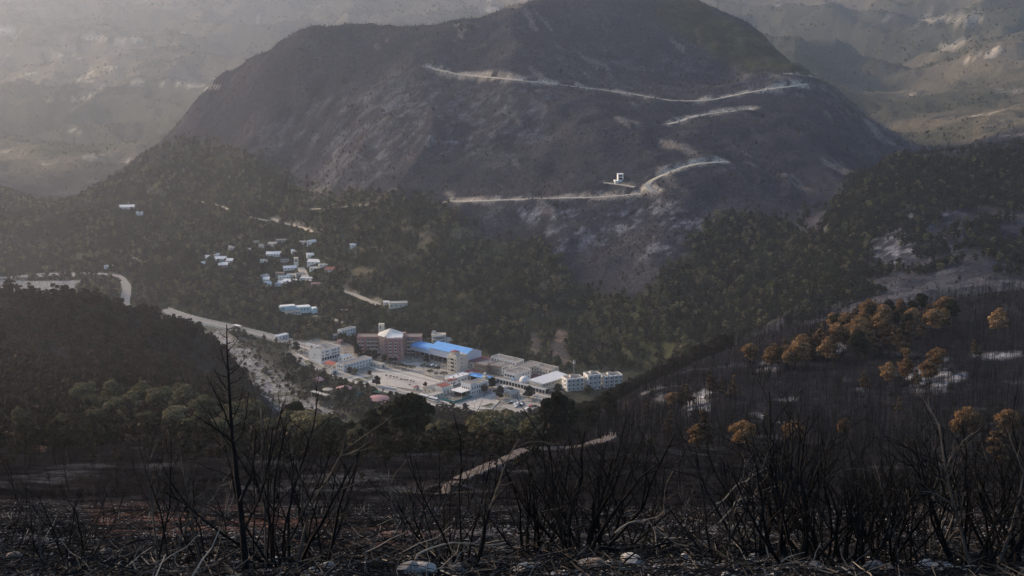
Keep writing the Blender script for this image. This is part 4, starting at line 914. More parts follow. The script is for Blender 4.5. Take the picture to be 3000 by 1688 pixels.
def round_house():
    p = hit(1285, 1003, 1100); o = link('round_house', None, None, p, (0, 0, 0)); tag(o, 'white two storey house with bowed front among trees right of the hotel', 'house'); CLEAR.append((p[0]+3, p[1]+4, 13))
    pl = [(-6,0)] + [(-6 + 12*i/8 , -3.4*math.sin(math.pi*i/8)) for i in range(1, 8)] + [(6,0),(6,7),(-6,7)]
    MB().prism(pl, -3, 6.4).build('wall', WHITE, o); MB().prism([(a*1.05,b*1.08) for a,b in pl], 6.4, 6.8).build('roof', ROOFB, o)
    hut(o, -5.6, 3, 6.8, 3, 3, 2.2)
    for fl in range(2):
        for i in range(1, 8): link('window', win_mesh(1.1, 1.4), o, (-6+12*i/8, -3.4*math.sin(math.pi*i/8)-.05, .8+3*fl), (0, 0, math.atan2(-3.4*math.pi/12*math.cos(math.pi*i/8), 1)))
    MB().prism([(6,0),(11,-1),(12,2),(10,5),(6,6)], 0, 3.0).build('terrace', WHITE, o); MB().prism([(6.2,.3),(10.6,-.6),(11.5,2),(9.8,4.6),(6.2,5.6)], 3.0, 3.15).build('terrace_floor', ROOFB, o)
round_house()
generic('shed', 'long maroon roofed shed between the hall and the brown buildings', 1400, 1082, 18, 18, 4.6, CREAM, 'shed', MAROON, 1, 5, 4, 'shed', rise=1.6)
generic('brown_building', 'brown stone two storey building with flat grey roof beside the maroon shed', 1424, 1096, 15, 13, 6.6, BROWN, 'flat', ROOFG, 2, 3, 6, 'building', extra=3, seed=6)
def colonnade():
    o = thing('colonnade_building', 'flat roofed building with open brown colonnade and white side wall', 'building', 1463, 1101, clear=(14, 13))
    MB().box(3, 14, 0, 13, -1, 7).build('wall', WHITE, o); MB().box(.0, 3.1, .3, 12.7, 6.2, 7).build('front_beam', BROWN, o); MB().box(.1, 3.1, .3, 12.7, 2.9, 3.4).build('gallery_floor', BROWN, o)
    for i in range(5): MB().box(0, .4, .3+i*3, .7+i*3, -1, 6.2).build('column', BROWN, o)
    flat_roof(o, 14, 13, 7, ROOFG, BROWN); win_rows(o, 'R', 14, 2, 3, 1.2, 3, 1.1, 1.3, 4)
    MB().box(9, 12.5, -1.3, 0, 2.6, 3.0).build('door_canopy', RED, o); MB().box(10, 11.2, -.06, .1, 0, 2.4).build('door', DARKIN, o)
    clutter(o, 13, 12, 7, 8, 3)
colonnade()
o = generic('school_building', 'white two storey wing with red door canopies below the forest', 1511, 1086, 10, 27, 7.0, WHITE, 'flat', ROOFG, 2, 4, 9, 'building', extra=4, seed=9)
MB().box(2, 4.5, -1.2, 0, 2.8, 3.2).build('door_canopy', RED, o)
def balcony_block():
    o = thing('balcony_block', 'white two storey block with balconied front left of the white dome', 'building', 1509, 1125, clear=(20, 12))
    walls(o, 19, 11.5, 7.6, WHITE); flat_roof(o, 19, 11.5, 7.6, ROOFG, WHITE)
    for fl in range(2):
        for i in range(4):
            window(o, 'L', 1.6+i*2.7, .9+3.5*fl, 1.8, 1.9); balcony(o, 'L', 1.6+i*2.7, .7+3.5*fl, 2.4, 1.0, WHITE, .7)
    for fl in range(2):
        for i in range(3): window(o, 'R', 10+i*3, 1.4+3.4*fl, .9, 1.4)
    MB().box(-2.2, 0, -.2, 3.0, -1, 4.6).build('side_wall', BLUEW, o); clutter(o, 18, 10, 7.6, 12, 3)
balcony_block()
def courtyard():
    o = thing('courtyard_building', 'cream courtyard building with grey flat roofs around a red yard', 'building', 1555, 1112, clear=(24, 20))
    MB().box(0, 24, 8, 20, -1, 6.8).build('rear_wing', CREAM, o); flat_roof(o, 24, 12, 6.8, ROOFG, CREAM, 0, 8)
    MB().box(14.2, 24, -9, 7.9, -1, 6.6).build('side_wing', CREAM, o); flat_roof(o, 9.8, 16.9, 6.6, ROOFG, CREAM, 14.2, -9)
    MB().box(.5, 14, -8, 7.8, -.4, .3).build('yard', MAROON, o)
    for fl in range(2):
        for i in range(4): link('window', win_mesh(1.2, 1.5), o, (1.8+i*3.2, 8, 1.2+3*fl))
        for i in range(5): link('window', win_mesh(1.2, 1.5), o, (14.2, -7.5+i*3, 1.2+3*fl), (0, 0, -math.pi/2))
        for i in range(3): link('balcony', MB().box(-1.2,1.2,-.9,0,-.15,.7).mesh('balcony', CREAM), o, (14.2, -6+i*4.4, .9+3*fl), (0, 0, -math.pi/2))
    clutter(o, 23, 8, 6.8, 14, 2)
courtyard()
o = thing('sports_hall', 'long white roofed shed in front of the courtyard building', 'hall', 1588, 1146, clear=(33, 15))
walls(o, 33, 12.4, 5.2, CREAM)
V = [(-.4,-.4,5.2),(33.4,-.4,5.2),(33.4,12.8,6.6),(-.4,12.8,6.6)]; V += [(a,b,c_+.25) for a,b,c_ in V]
MB().add(V, [(3,2,1,0),(4,5,6,7),(0,1,5,4),(1,2,6,5),(2,3,7,6),(3,0,4,7)]).build('roof', ROOFW, o); MB().box(.05, .4, .1, 12.3, 5.2, 6.5).build('gable_wall', WHITE, o); MB().box(.4, 32.9, 12.0, 12.3, 5.2, 6.5).build('back_wall', WHITE, o)
win_rows(o, 'R', 33, 1, 9, 3.2, 1, 1.6, .9, 1)
def dome():
    o = thing('domed_hall', 'white dome with a ring of small windows on a dark terrace', 'building', 1537, 1131, rz=0.0); p = np.array(o.location); CLEAR.append((p[0], p[1], 7))
    N, M = 20, 7; r_ = 4.2; V = []; F = []
    prof = [(r_, -1), (r_, 4.0)] + [(r_*math.cos(a), 4.0 + r_*.95*math.sin(a)) for a in np.linspace(.15, 1.45, M)]
    for (q, z) in prof:
        for i in range(N): V.append((q*math.cos(i/N*6.2832), q*math.sin(i/N*6.2832), z))
    for k in range(len(prof)-1):
        for i in range(N): F.append((k*N+i, k*N+(i+1)%N, (k+1)*N+(i+1)%N, (k+1)*N+i))
    F.append(tuple((len(prof)-1)*N+i for i in range(N)))
    MB().add(V, F).build('dome', WHITE, o, True)
    for i in range(12):
        a = -math.pi/2 + (i-5.5)*.5; link('window', win_mesh(.55, .9), o, (r_*math.cos(a), r_*math.sin(a), 3.0), (0, 0, a + math.pi/2))
dome()
def arcade():
    o = thing('arcade', 'long low white arcade with balustrade below the white dome', 'building', 1598, 1154, clear=(4, 50))
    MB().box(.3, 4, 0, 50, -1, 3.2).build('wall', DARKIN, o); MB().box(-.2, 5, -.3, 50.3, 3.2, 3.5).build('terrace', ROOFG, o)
    MB().box(-.35, .1, -.3, 50.3, 2.7, 3.9).build('fascia', WHITE, o)
    for i in range(17): MB().box(-.2, .25, .2+i*3.05, .65+i*3.05, -1, 2.7).build('pier', WHITE, o)
    for i in range(8): MB().box(-.3, .0, 20+i*2.4, 20.9+i*2.4, 3.9, 4.5).build('baluster', WHITE, o)
arcade()
def apartment(label, px, py, Lb, La, h, seed, bays):
    o = thing('apartment_block', label, 'building', px, py, clear=(Lb, La), group='white apartment blocks at the right end of the town', rz=R(20))
    walls(o, Lb, La, h, WHITE); flat_roof(o, Lb, La, h, ROOFG, WHITE)
    for b in range(bays):
        x = Lb*(b+.5)/bays
        MB().prism([(x-1.8,0.05),(x-1.1,-1.1),(x+1.1,-1.1),(x+1.8,0.05)], -1, h+.3).build('bay', WHITE, o)
        for fl in range(3):
            link('window', win_mesh(1.2, 1.3), o, (x, -1.1, 1.0+fl*(h/3)))
            if b < bays-1: window(o, 'R', Lb*(b+1)/bays, 1.0+fl*(h/3), .9, 1.3)
    for fl in range(3):
        for i in range(2): window(o, 'L', La*(i+.5)/2, 1.0+fl*(h/3), .9, 1.3)
        balcony(o, 'L', La*.5, .8+fl*(h/3), 1.8, .9, CREAM, .7)
    hut(o, Lb*.35, La*.45, h, 3, 3, 1.6); clutter(o, Lb, La, h, seed, 3)
apartment('white apartment block with bay windows beside the phone mast', 1660, 1147, 14, 10, 9.4, 21, 4)
apartment('tall white apartment block in the middle of the row at the right', 1722, 1143, 11, 9, 11.5, 22, 3)
apartment('low white apartment block half hidden by pines at the far right end', 1768, 1136, 16, 9, 8.6, 23, 4)
def mast():
    o = thing('phone_mast', 'slim lattice phone mast with antennas behind the apartment block', 'mast', 1681, 1117, rz=0.0)
    for sx in (-.55, .55):
        for sy in (-.55, .55): MB().tube([(sx,sy,-.5),(sx*.55,sy*.55,17)], [.18,.14], 4).build('leg', RAIL, o)
    for i in range(12): 
        z = .5+i*1.35; k = .55-.25*z/17*.98
        MB().tube([(-k,-k,z),(k,-k,z+1.3)], .06, 3).build('brace', RAIL, o); MB().tube([(k,-k,z),(-k,-k,z+1.3)], .06, 3).build('brace', RAIL, o)
    for a in range(3): MB().box(-.18,.18,-.1,.1,-1.0,1.0).build('antenna', WHITE, o, loc=(.95*math.cos(a*2.1), .95*math.sin(a*2.1), 16.2), rot=(0,0,a*2.1+1.57))
    MB().prism([(1.1*math.cos(i*.785), 1.1*math.sin(i*.785)) for i in range(8)], 14.6, 14.85).build('platform', WHITE, o)
mast()
canopy('pavilion', 'open pavilion with red hipped roof at the foot of the tower block', 1373, 1112, 13, 10, 3.8, RED, 'hip', 2.0)
canopy('market_canopy', 'bright blue canopy roof beside the red pavilion', 1398, 1120, 8, 9, 4.2, BLUE, 'hip', 1.0, cat='canopy')
canopy('market_canopy', 'second blue canopy behind the minaret', 1424, 1126, 8, 9, 4.4, BLUE, 'hip', 1.0, cat='canopy')
def minaret():
    o = thing('minaret', 'square cream minaret with small lantern beside the council building', 'tower', 1422, 1140, clear=(4, 4))
    MB().box(0, 3.2, 0, 3.2, -1, 9).build('shaft', CREAM, o); MB().box(-.35, 3.55, -.35, 3.55, 9, 9.5).build('gallery', CREAM, o)
    MB().box(.8, 2.4, .8, 2.4, 9.5, 11.6).build('lantern', CREAM, o); MB().add([(.6,.6,11.6),(2.6,.6,11.6),(2.6,2.6,11.6),(.6,2.6,11.6),(1.6,1.6,13.2)], [(3,2,1,0),(0,1,4),(1,2,4),(2,3,4),(3,0,4)]).build('cap', WHITE, o)
    for z in (3, 6.3): window(o, 'R', 1.6, z, .6, 1.2); window(o, 'L', 1.6, z, .6, 1.2)
minaret()
o = generic('council_building', 'white two storey council building with grey roof and green tank', 1379, 1160, 20, 10, 7.4, WHITE, 'flat', ROOFG, 2, 7, 4, 'building', extra=2, seed=31); tank(o, 2, 6, 7.4, .9, 1.4, GREENT)
MB().box(0, 7, 0, 10, 7.45, 9.2).build('upper_room', WHITE, o); MB().box(.3, 6.7, .3, 9.7, 9.2, 9.3).build('roof', ROOFG, o)
canopy('white_canopy', 'flat white canopy on columns in front of the council building', 1352, 1168, 12, 11, 4.4, ROOFW, cat='canopy')
o = thing('net_fence', 'teal mesh fence around the yard of the white canopy', 'fence', 1330, 1182); MB().box(0, 20, 0, .12, -.2, 1.8).build('net', TEAL, o); MB().box(-.12, 0, 0, 12, -.2, 1.8).build('net', TEAL, o)
for i in range(8): MB().box(-.1+i*2.8, .1+i*2.8, -.05, .05, -.3, 2.0).build('post', RAIL, o)
generic('white_house', 'white flat roofed house cluster below the tower block', 1328, 1128, 24, 9, 4.6, WHITE, 'flat', ROOFW, 1, 6, 3, extra=5, seed=33)
generic('white_house', 'small white house with red roof strip left of the tower block foot', 1316, 1133, 9, 5, 4.0, WHITE, 'gx', RED, 1, 2, 2, rise=.8)
generic('shed', 'beige gabled shed near the main street', 1265, 1155, 20, 9.5, 3.6, CREAM, 'gx', ROOFB, 1, 5, 2, 'shed', rise=1.6)
o = generic('red_roof_house', 'white house with two red tiled roof panels beside the beige shed', 1296, 1158, 12, 8, 5.2, WHITE, 'flat', ROOFB, 1, 3, 2)
for q in (1.0, 6.2): MB().add([(q,1,5.75),(q+4.4,1,5.75),(q+4.4,7,6.5),(q,7,6.5)] + [(q,1,5.95),(q+4.4,1,5.95),(q+4.4,7,6.7),(q,7,6.7)], [(3,2,1,0),(4,5,6,7),(0,1,5,4),(1,2,6,5),(2,3,7,6),(3,0,4,7)]).build('tile_panel', RED, o)
generic('kiosk', 'small white kiosk with red roof at the plaza corner', 1218, 1144, 4, 3, 2.5, WHITE, 'hip', RED, 1, 2, 1, 'kiosk', rise=.8)
generic('white_house', 'low white house behind the long beige wall beside the street', 1268, 1172, 12, 8, 3.0, CREAM, 'flat', ROOFB, 1, 3, 2)
o = thing('yard_wall', 'pale wall along the street below the beige shed', 'wall', 1288, 1180); MB().box(0, .3, 0, 26, -.5, 2.2).build('panel', CREAM, o); MB().box(-.05, .35, -.05, 26.05, 2.2, 2.35).build('coping', KERB, o)
generic('house', 'small cream gabled house above the car park', 1497, 1169, 10, 7, 3.2, CREAM, 'gx', ROOFB, 1, 2, 2, rise=1.6)
generic('hut', 'red roofed hut among trees beside the river bank', 935, 1127, 5, 9, 2.8, BROWN, 'gx', PINK, 1, 1, 2, 'hut', rise=1.6)
def round_pavilion(label, px, py, r_, h, rise, m_):
    o = thing('round_pavilion', label, 'pavilion', px, py, rz=0.0); p = o.location; CLEAR.append((p[0], p[1], r_+2)); N = 20; V = []; F = []
    for k, (q, z) in enumerate([(r_, h), (r_*.72, h+rise*.5), (r_*.4, h+rise*.85), (.3, h+rise)]):
        for i in range(N): s_ = q*(1+.05*(i % 2)) if k == 0 else q; V.append((s_*math.cos(i/N*6.2832), s_*math.sin(i/N*6.2832), z))
    for k in range(3):
        for i in range(N): F.append((k*N+i, k*N+(i+1)%N, (k+1)*N+(i+1)%N, (k+1)*N+i))
    F += [tuple(3*N+i for i in range(N)), tuple(range(N))[::-1]]
    MB().add(V, F).build('roof', m_, o)
    for i in range(8): MB().tube([(r_*.85*math.cos(i*.785), r_*.85*math.sin(i*.785), -.5), (r_*.85*math.cos(i*.785), r_*.85*math.sin(i*.785), h)], .15, 5).build('post', CONC, o)
    return o
round_pavilion('round pavilion with faded pink roof beside the main street', 1008, 1148, 6.0, 3.0, 1.6, PINK)
round_pavilion('large scalloped pink pavilion behind the dark pine', 1108, 1178, 8.2, 3.0, 1.8, PINK)
round_pavilion('small pink annex roof below the scalloped pavilion', 1128, 1190, 3.2, 2.6, 1.0, PINK)
round_pavilion('small grey round shelter left of the pink pavilion', 960, 1150, 4.0, 2.6, .7, ROOFB)
o = canopy('pergola', 'long grey pergola roof on the river bank', 955, 1170, 3.2, 17, 2.6, CONC, cat='pergola')
o = thing('awning_stall', 'small green awning stall among trees beside the street', 'stall', 1108, 1160); MB().box(0, 3, 0, 8, 2.3, 2.5).build('awning', GREENT, o); MB().box(.3, 2.7, .3, 7.7, -.3, 1.6).build('counter', DARKIN, o)
for yy in (.2, 7.8): MB().box(.05, .2, yy-.1, yy+.1, -.3, 2.3).build('post', RAIL, o)
o = thing('net_court', 'teal netted court among trees near the pink pavilion', 'court', 1046, 1160); MB().box(0, 6, 0, .1, -.3, 3).build('net', TEAL, o); MB().box(-.1, 0, 0, 7, -.3, 3).build('net', TEAL, o)
for x in (0, 3, 6): MB().box(x-.08, x+.08, -.12, -.0, -.3, 3.2).build('post', RAIL, o)
o = thing('long_wall', 'white boundary wall along the upper street behind the white block', 'wall', 975, 1031); MB().box(0, .4, 0, 34, -.5, 2.2).build('panel', WHITE, o); MB().box(-.08, .48, -.08, 34.08, 2.2, 2.4).build('coping', WHITE, o)
o = thing('plaza_wall', 'white stepped wall along the upper edge of the plaza', 'wall', 1190, 1106)
for i in range(3): MB().box(0, .5, i*13, i*13+11, -.3, 1.1).build('panel', WHITE, o)
# clipped plaza trees, garden trees
STREET = []
for i in range(3):
    mb = MB().tube([(0,0,-.3),(0,0,1.6),(.05,0,2.4)], [.14,.11,.08], 5)
    STREET.append(proto_tree('clipped_tree', mb, crown_mesh('crown', [np.array([0,0,2.9])], [np.array([2.1,2.1,1.15])*[1,.85,1.15][i]], [230], .28, F_DARK if i else F_GREEN, 300+i, .7)))
for i, (a, b) in enumerate([(1142,1073),(1157,1076),(1167,1079),(1177,1081),(1187,1084),(1198,1086),(1209,1087)]):
    p = at_z(a, b); plant(STREET[i % 3], *p, 1.1, i, 'round clipped tree in the row below the hotel', 'tree', 'clipped trees below the hotel')
for i, (a, b) in enumerate([(1240,1083),(1254,1086),(1267,1089),(1281,1091)]):
    p = at_z(a, b); plant(STREET[i % 3], *p, 1.15, i, 'round clipped tree in the row of four in front of the blue hall', 'tree', 'clipped trees before the blue hall')
for i, (a, b, s_, lb) in enumerate([(1260,1099,1.1,'clipped tree standing alone in the plaza below the row of four'),(1278,1104,.8,'low clipped shrub in the plaza left of the tower block'),(1301,1108,1.3,'broad clipped tree at the foot of the tower block')]):
    p = at_z(a, b); plant(STREET[i % 3], *p, s_, i, lb)
for i, (a, b) in enumerate([(1144,1107),(1154,1109),(1163,1111),(1176,1116),(1185,1118),(1193,1119),(1204,1121),(1212,1123),(1201,1133),(1132,1105)]):
    p = at_z(a, b); plant(STREET[i % 3], *p, .5, i, 'tiny clipped shrub in the row across the lower plaza', 'shrub', 'tiny shrubs across the lower plaza')
TT = [detailed('garden_tree', 320 + i, [F_DARK, F_GREEN, F_OLIVE][i], 'round', 7, 2.9, 1.2, 9, .3, 110) for i in range(3)]
for i, (a, b, s_, lb) in enumerate([(1102,1131,1.15,'large dark round tree in the garden beside the main street'),(1025,1096,.85,'dark tree against the front of the long white building'),(1040,1098,.8,'bushy tree beside the right half of the long white building'),
  (1083,1100,.6,'small light tree right of the long white building'),(866,1030,1.2,'dark round tree at the left end of the white block'),(850,1066,1.3,'large dark tree at the street bend left of the white block'),(847,1115,.9,'round dark bush on the river bank'),
  (939,1106,.6,'slim tree beside the main street above the red hut'),(956,1125,.75,'dark bush right of the red hut'),(893,1124,1.0,'bushy tree on the river bank behind the red hut'),(878,1105,.8,'low bushy tree on the river bank above the road'),(905,1138,1.0,'bushy tree on the bank below the red hut'),
  (1012,1163,1.2,'dark bushy tree below the round pink pavilion'),(1035,1175,1.3,'dark bushy tree beside the teal court'),(1070,1190,1.3,'dense tree in front of the scalloped pavilion'),(990,1180,1.1,'dense bush left of the teal court'),(1444,1138,1.2,'tall dark tree right of the minaret'),(1420,1150,.9,'round bush at the foot of the minaret'),
  (1462,1168,1.4,'broad dark tree in the lot above the park'),(1548,1168,1.4,'round dark tree in front of the arcade end'),(1364,1203,.8,'slim dark tree beside the near corner of the park'),(1635,1152,1.1,'dark bush left of the first apartment block'),(1245,1134,.6,'slim dark tree between the plaza and the beige shed'),(1150,1048,1.0,'dark tree at the foot of the hotel tower'),
  (1050,1040,1.3,'large dark tree left of the hotel'),(1036,1018,1.5,'broad dark tree in front of the hotel left wing'),(1075,1050,1.2,'dark tree in the grove below the hotel'),(1100,1056,1.2,'second dark tree in the grove below the hotel'),(1125,1063,1.0,'rightmost tree of the grove below the hotel'),(1060,1060,1.1,'low dark tree above the upper street grove'),(1250,1063,.9,'slim dark tree standing against the front of the blue hall'),(1720,1160,1.2,'bushy tree in front of the tall apartment block')]):
    p = at_z(a, b); plant(TT[i % 3] if 'dark' not in lb else TT[0], *p, s_, i * 1.7, lb)
# parked and moving cars
CARW = [mat('car_white', (.78,.78,.77), .3, .04, 1, .5), mat('car_silver', (.42,.43,.45), .3, .04, 1, .5), mat('car_dark', (.03,.03,.035), .3, .1, 1, .5), mat('car_red', (.30,.04,.04), .3, .05, 1, .5)]
TYRE = mat('tyre', (.02,.02,.02), .9)
body_me = []
for m_ in CARW:
    mb = MB(); prof = [(-2.1,.35),(-2.15,.8),(-1.3,.95),(-.75,1.42),(.75,1.45),(1.45,.95),(2.1,.85),(2.15,.35)]
    V = [(x,-.85,z) for x,z in prof] + [(x,.85,z) for x,z in prof]; n = len(prof)
    mb.add(V, [tuple(range(n)), tuple(range(n, 2*n))[::-1]] + [(i+n,(i+1)%n+n,(i+1)%n,i) for i in range(n)]); body_me.append(mb.mesh('body', m_))
mb = MB(); prof = [(-1.22,.98),(-.75,1.38),(.72,1.40),(1.36,.98)]; V = [(x,-.88,z) for x,z in prof] + [(x,.88,z) for x,z in prof]
mb.add(V, [(0,1,2,3),(7,6,5,4)] + [(i+4,(i+1)%4+4,(i+1)%4,i) for i in range(4)]); mb.add([(1.42,-.7,.99),(1.42,.7,.99),(.82,.7,1.41),(.82,-.7,1.41)], [(0,1,2,3)]); glass_me = mb.mesh('windows', GLASS)
wheel_me = MB().prism([(.32*math.cos(i*.628), .32*math.sin(i*.628)) for i in range(10)], -.1, .1).mesh('wheel', TYRE)
def car(px, py, rz, c_, label, group=None, s_=1.0, cat='car', name='car'):
    p = at_z(px, py); o = link(name, None, None, (p[0], p[1], .16), (0, 0, rz), s_); tag(o, label, cat, group)
    link('body', body_me[c_], o); link('windows', glass_me, o)
    for x in (-1.3, 1.3):
        for y in (-.82, .82): link('wheel', wheel_me, o, (x, y, .32), (math.pi/2, 0, 0))
for i, (a, b) in enumerate([(1510,1187),(1518,1184),(1526,1181),(1513,1193),(1521,1190),(1529,1187)]): car(a, b, TH, [0,0,1,0,2,0][i], 'parked car in the tight cluster in the car park', 'cars parked in the car park cluster')
car(1494,1183,TH-.4,2,'dark car with pale neighbour parked left of the car park cluster'); car(1499,1182,TH-.4,0,'white car parked left of the car park cluster')
car(1311,1192,TH-1.6,0,'white car driving on the main street at the cross street'); car(1478,1136,TH,0,'white car parked in front of the arcade, left of two'); car(1486,1138,TH,1,'silver car parked in front of the arcade, right of two'); car(1496,1141,TH,2,'dark car parked under the arcade front')
car(1268,1072,TH,0,'white car parked under the blue hall',s_=1.1); car(1281,1075,TH-.2,1,'silver car parked under the right part of the blue hall'); car(1570,1164,TH-1.5,0,'white car in the street before the arcade end'); car(1612,1152,TH,2,'dark car beside the long white roofed shed'); car(1556,1192,TH,3,'red car at the right edge of the car park'); car(1545,1200,TH,0,'white car at the near edge of the car park')
car(1432,1148,TH,1,'silver car parked near the foot of the minaret'); car(880,1052,TH-1.6,2,'dark car on the main street below the white block')
def bus(px, py, rz, label):
    p = at_z(px, py); o = link('bus', None, None, (p[0], p[1], .12), (0, 0, rz)); tag(o, label, 'bus'); b = MB()
    b.box(-4.2, 4.2, -1.15, 1.15, .45, 2.9); b.build('body', CARW[0], o); MB().box(-4.0, 4.22, -1.18, 1.18, 1.5, 2.3).build('windows', GLASS, o); MB().box(-4.1, 4.1, -1.05, 1.05, 2.9, 3.05).build('roof', CARW[0], o)
    for x in (-2.7, 2.7):
        for y in (-1.05, 1.05): link('wheel', wheel_me, o, (x, y, .45), (math.pi/2, 0, 0), 1.4)
bus(1243,1168,TH-math.pi/2,'white minibus on the main street below the beige shed'); bus(1270,1176,TH-math.pi/2,'second white minibus parked by the street wall right of the first')
# river bank balustrades and retaining wall
def balustrade(label, off, h, m_):
    rd = [r_ for r_ in ROADS if r_['name'] == 'promenade_road'][0]; P = resample(rd['P'], 7.0); d = np.gradient(P[:, :2], axis=0); d /= np.linalg.norm(d, axis=1)[:, None]; n_ = np.stack([-d[:, 1], d[:, 0]], 1)
    Q = P.copy(); Q[:, :2] += n_ * off; o = link('balustrade', None, None, Q[0]); tag(o, label, 'balustrade'); Q = Q - Q[0]
    for i in range(len(Q)): MB().box(-.3, .3, -.3, .3, -1.5, h+.35).build('post', m_, o, loc=Q[i])
    for i in range(len(Q)-1):
        a, b = Q[i], Q[i+1]; e = (b-a)[:2]; e = e/np.linalg.norm(e); s_ = np.array([-e[1], e[0]])*.16
        V = [(*(a[:2]-s_), a[2]-2.2), (*(b[:2]-s_), b[2]-2.2), (*(b[:2]+s_), b[2]-2.2), (*(a[:2]+s_), a[2]-2.2), (*(a[:2]-s_), a[2]+h), (*(b[:2]-s_), b[2]+h), (*(b[:2]+s_), b[2]+h), (*(a[:2]+s_), a[2]+h)]
        MB().add(V, [(3,2,1,0),(4,5,6,7),(0,1,5,4),(1,2,6,5),(2,3,7,6),(3,0,4,7)]).build('panel', m_, o)
balustrade('white balustrade along the river side of the promenade road', -6.2, 1.3, KERB); balustrade('white balustrade along the forest side of the promenade road', 6.2, 1.1, KERB)
rd = [r_ for r_ in ROADS if r_['name'] == 'valley_road'][0]; P = rd['P'][::3]; P = P[P[:, 0] < at_z(235, 815)[0]]
d = np.gradient(P[:, :2], axis=0); d /= np.linalg.norm(d, axis=1)[:, None]; n_ = np.stack([-d[:, 1], d[:, 0]], 1); n_ = n_ * np.sign(-n_[:, 1:2]); E0 = P[:, :2] + n_*5.0; E1 = P[:, :2] + n_*13
V = np.concatenate([np.column_stack([E0, P[:, 2]+.6]), np.column_stack([E0 + n_*.8, P[:, 2]+.6]), np.column_stack([E1, np.full(len(P), -2.5)])]); n = len(P); i = np.arange(n-1)
F = np.concatenate([np.stack([i, i+1, i+n+1, i+n], 1), np.stack([i+n, i+n+1, i+2*n+1, i+2*n], 1)])
tag(link('retaining_wall', mesh_np('retaining_wall', V, F, mat('river_wall', (.36,.335,.30), .95, .2, .08))), 'sloping concrete retaining wall between valley road and river on the far left', 'wall')
o = generic('gate_house', 'small white gate house beside the promenade road near the town', 815, 996, 12, 5, 3.0, WHITE, 'flat', ROOFW, 1, 3, 1, z=1.6)
o = canopy('bus_shelter', 'small white roofed shelter halfway along the promenade road', 700, 965, 3, 8, 2.6, ROOFW, z=1.8, cat='shelter')
# ---------------------------------------------------------------- hamlet above the town, lone houses
def hill_house(name, label, px, py, w_, d, h, rm, wm=WHITE, roof='gx', rise=1.0, rz=0.15, rows=1, cols=3, group=None, cat='house'):
    p = hit(px, py, 1100); o = link(name, None, None, p, (0, 0, rz)); tag(o, label, cat, group); CLEAR.append((p[0] + w_/2, p[1] + d/2 - 3, max(w_, d)*.55 + 1.5)); CLEAR.append((p[0]+w_/2, p[1] - 6, max(w_, d)*.38 + 1))
    z = H(p[0]+w_/2, p[1]+d) - p[2]; z0 = max(0.0, float(z)*.5)
    MB().box(0, w_, 0, d, -4, h+z0).build('wall', wm, o)
    if roof == 'gx': gable(o, 0, w_, 0, d, h+z0, rise, rm, 'x', .4, .15, wm)
    elif roof == 'shed':
        V = [(-.4,-.4,h+z0),(w_+.4,-.4,h+z0),(w_+.4,d+.4,h+z0+rise),(-.4,d+.4,h+z0+rise)]; V += [(a,b,c_+.18) for a,b,c_ in V]
        MB().add(V, [(3,2,1,0),(4,5,6,7),(0,1,5,4),(1,2,6,5),(2,3,7,6),(3,0,4,7)]).build('roof', rm, o)
    else: flat_roof(o, w_, d, h+z0, rm, wm)
    for r_ in range(rows):
        for c_ in range(cols): window(o, 'R', w_*(c_+.5)/cols, z0+.9+r_*2.9, .9, 1.1)
    return o
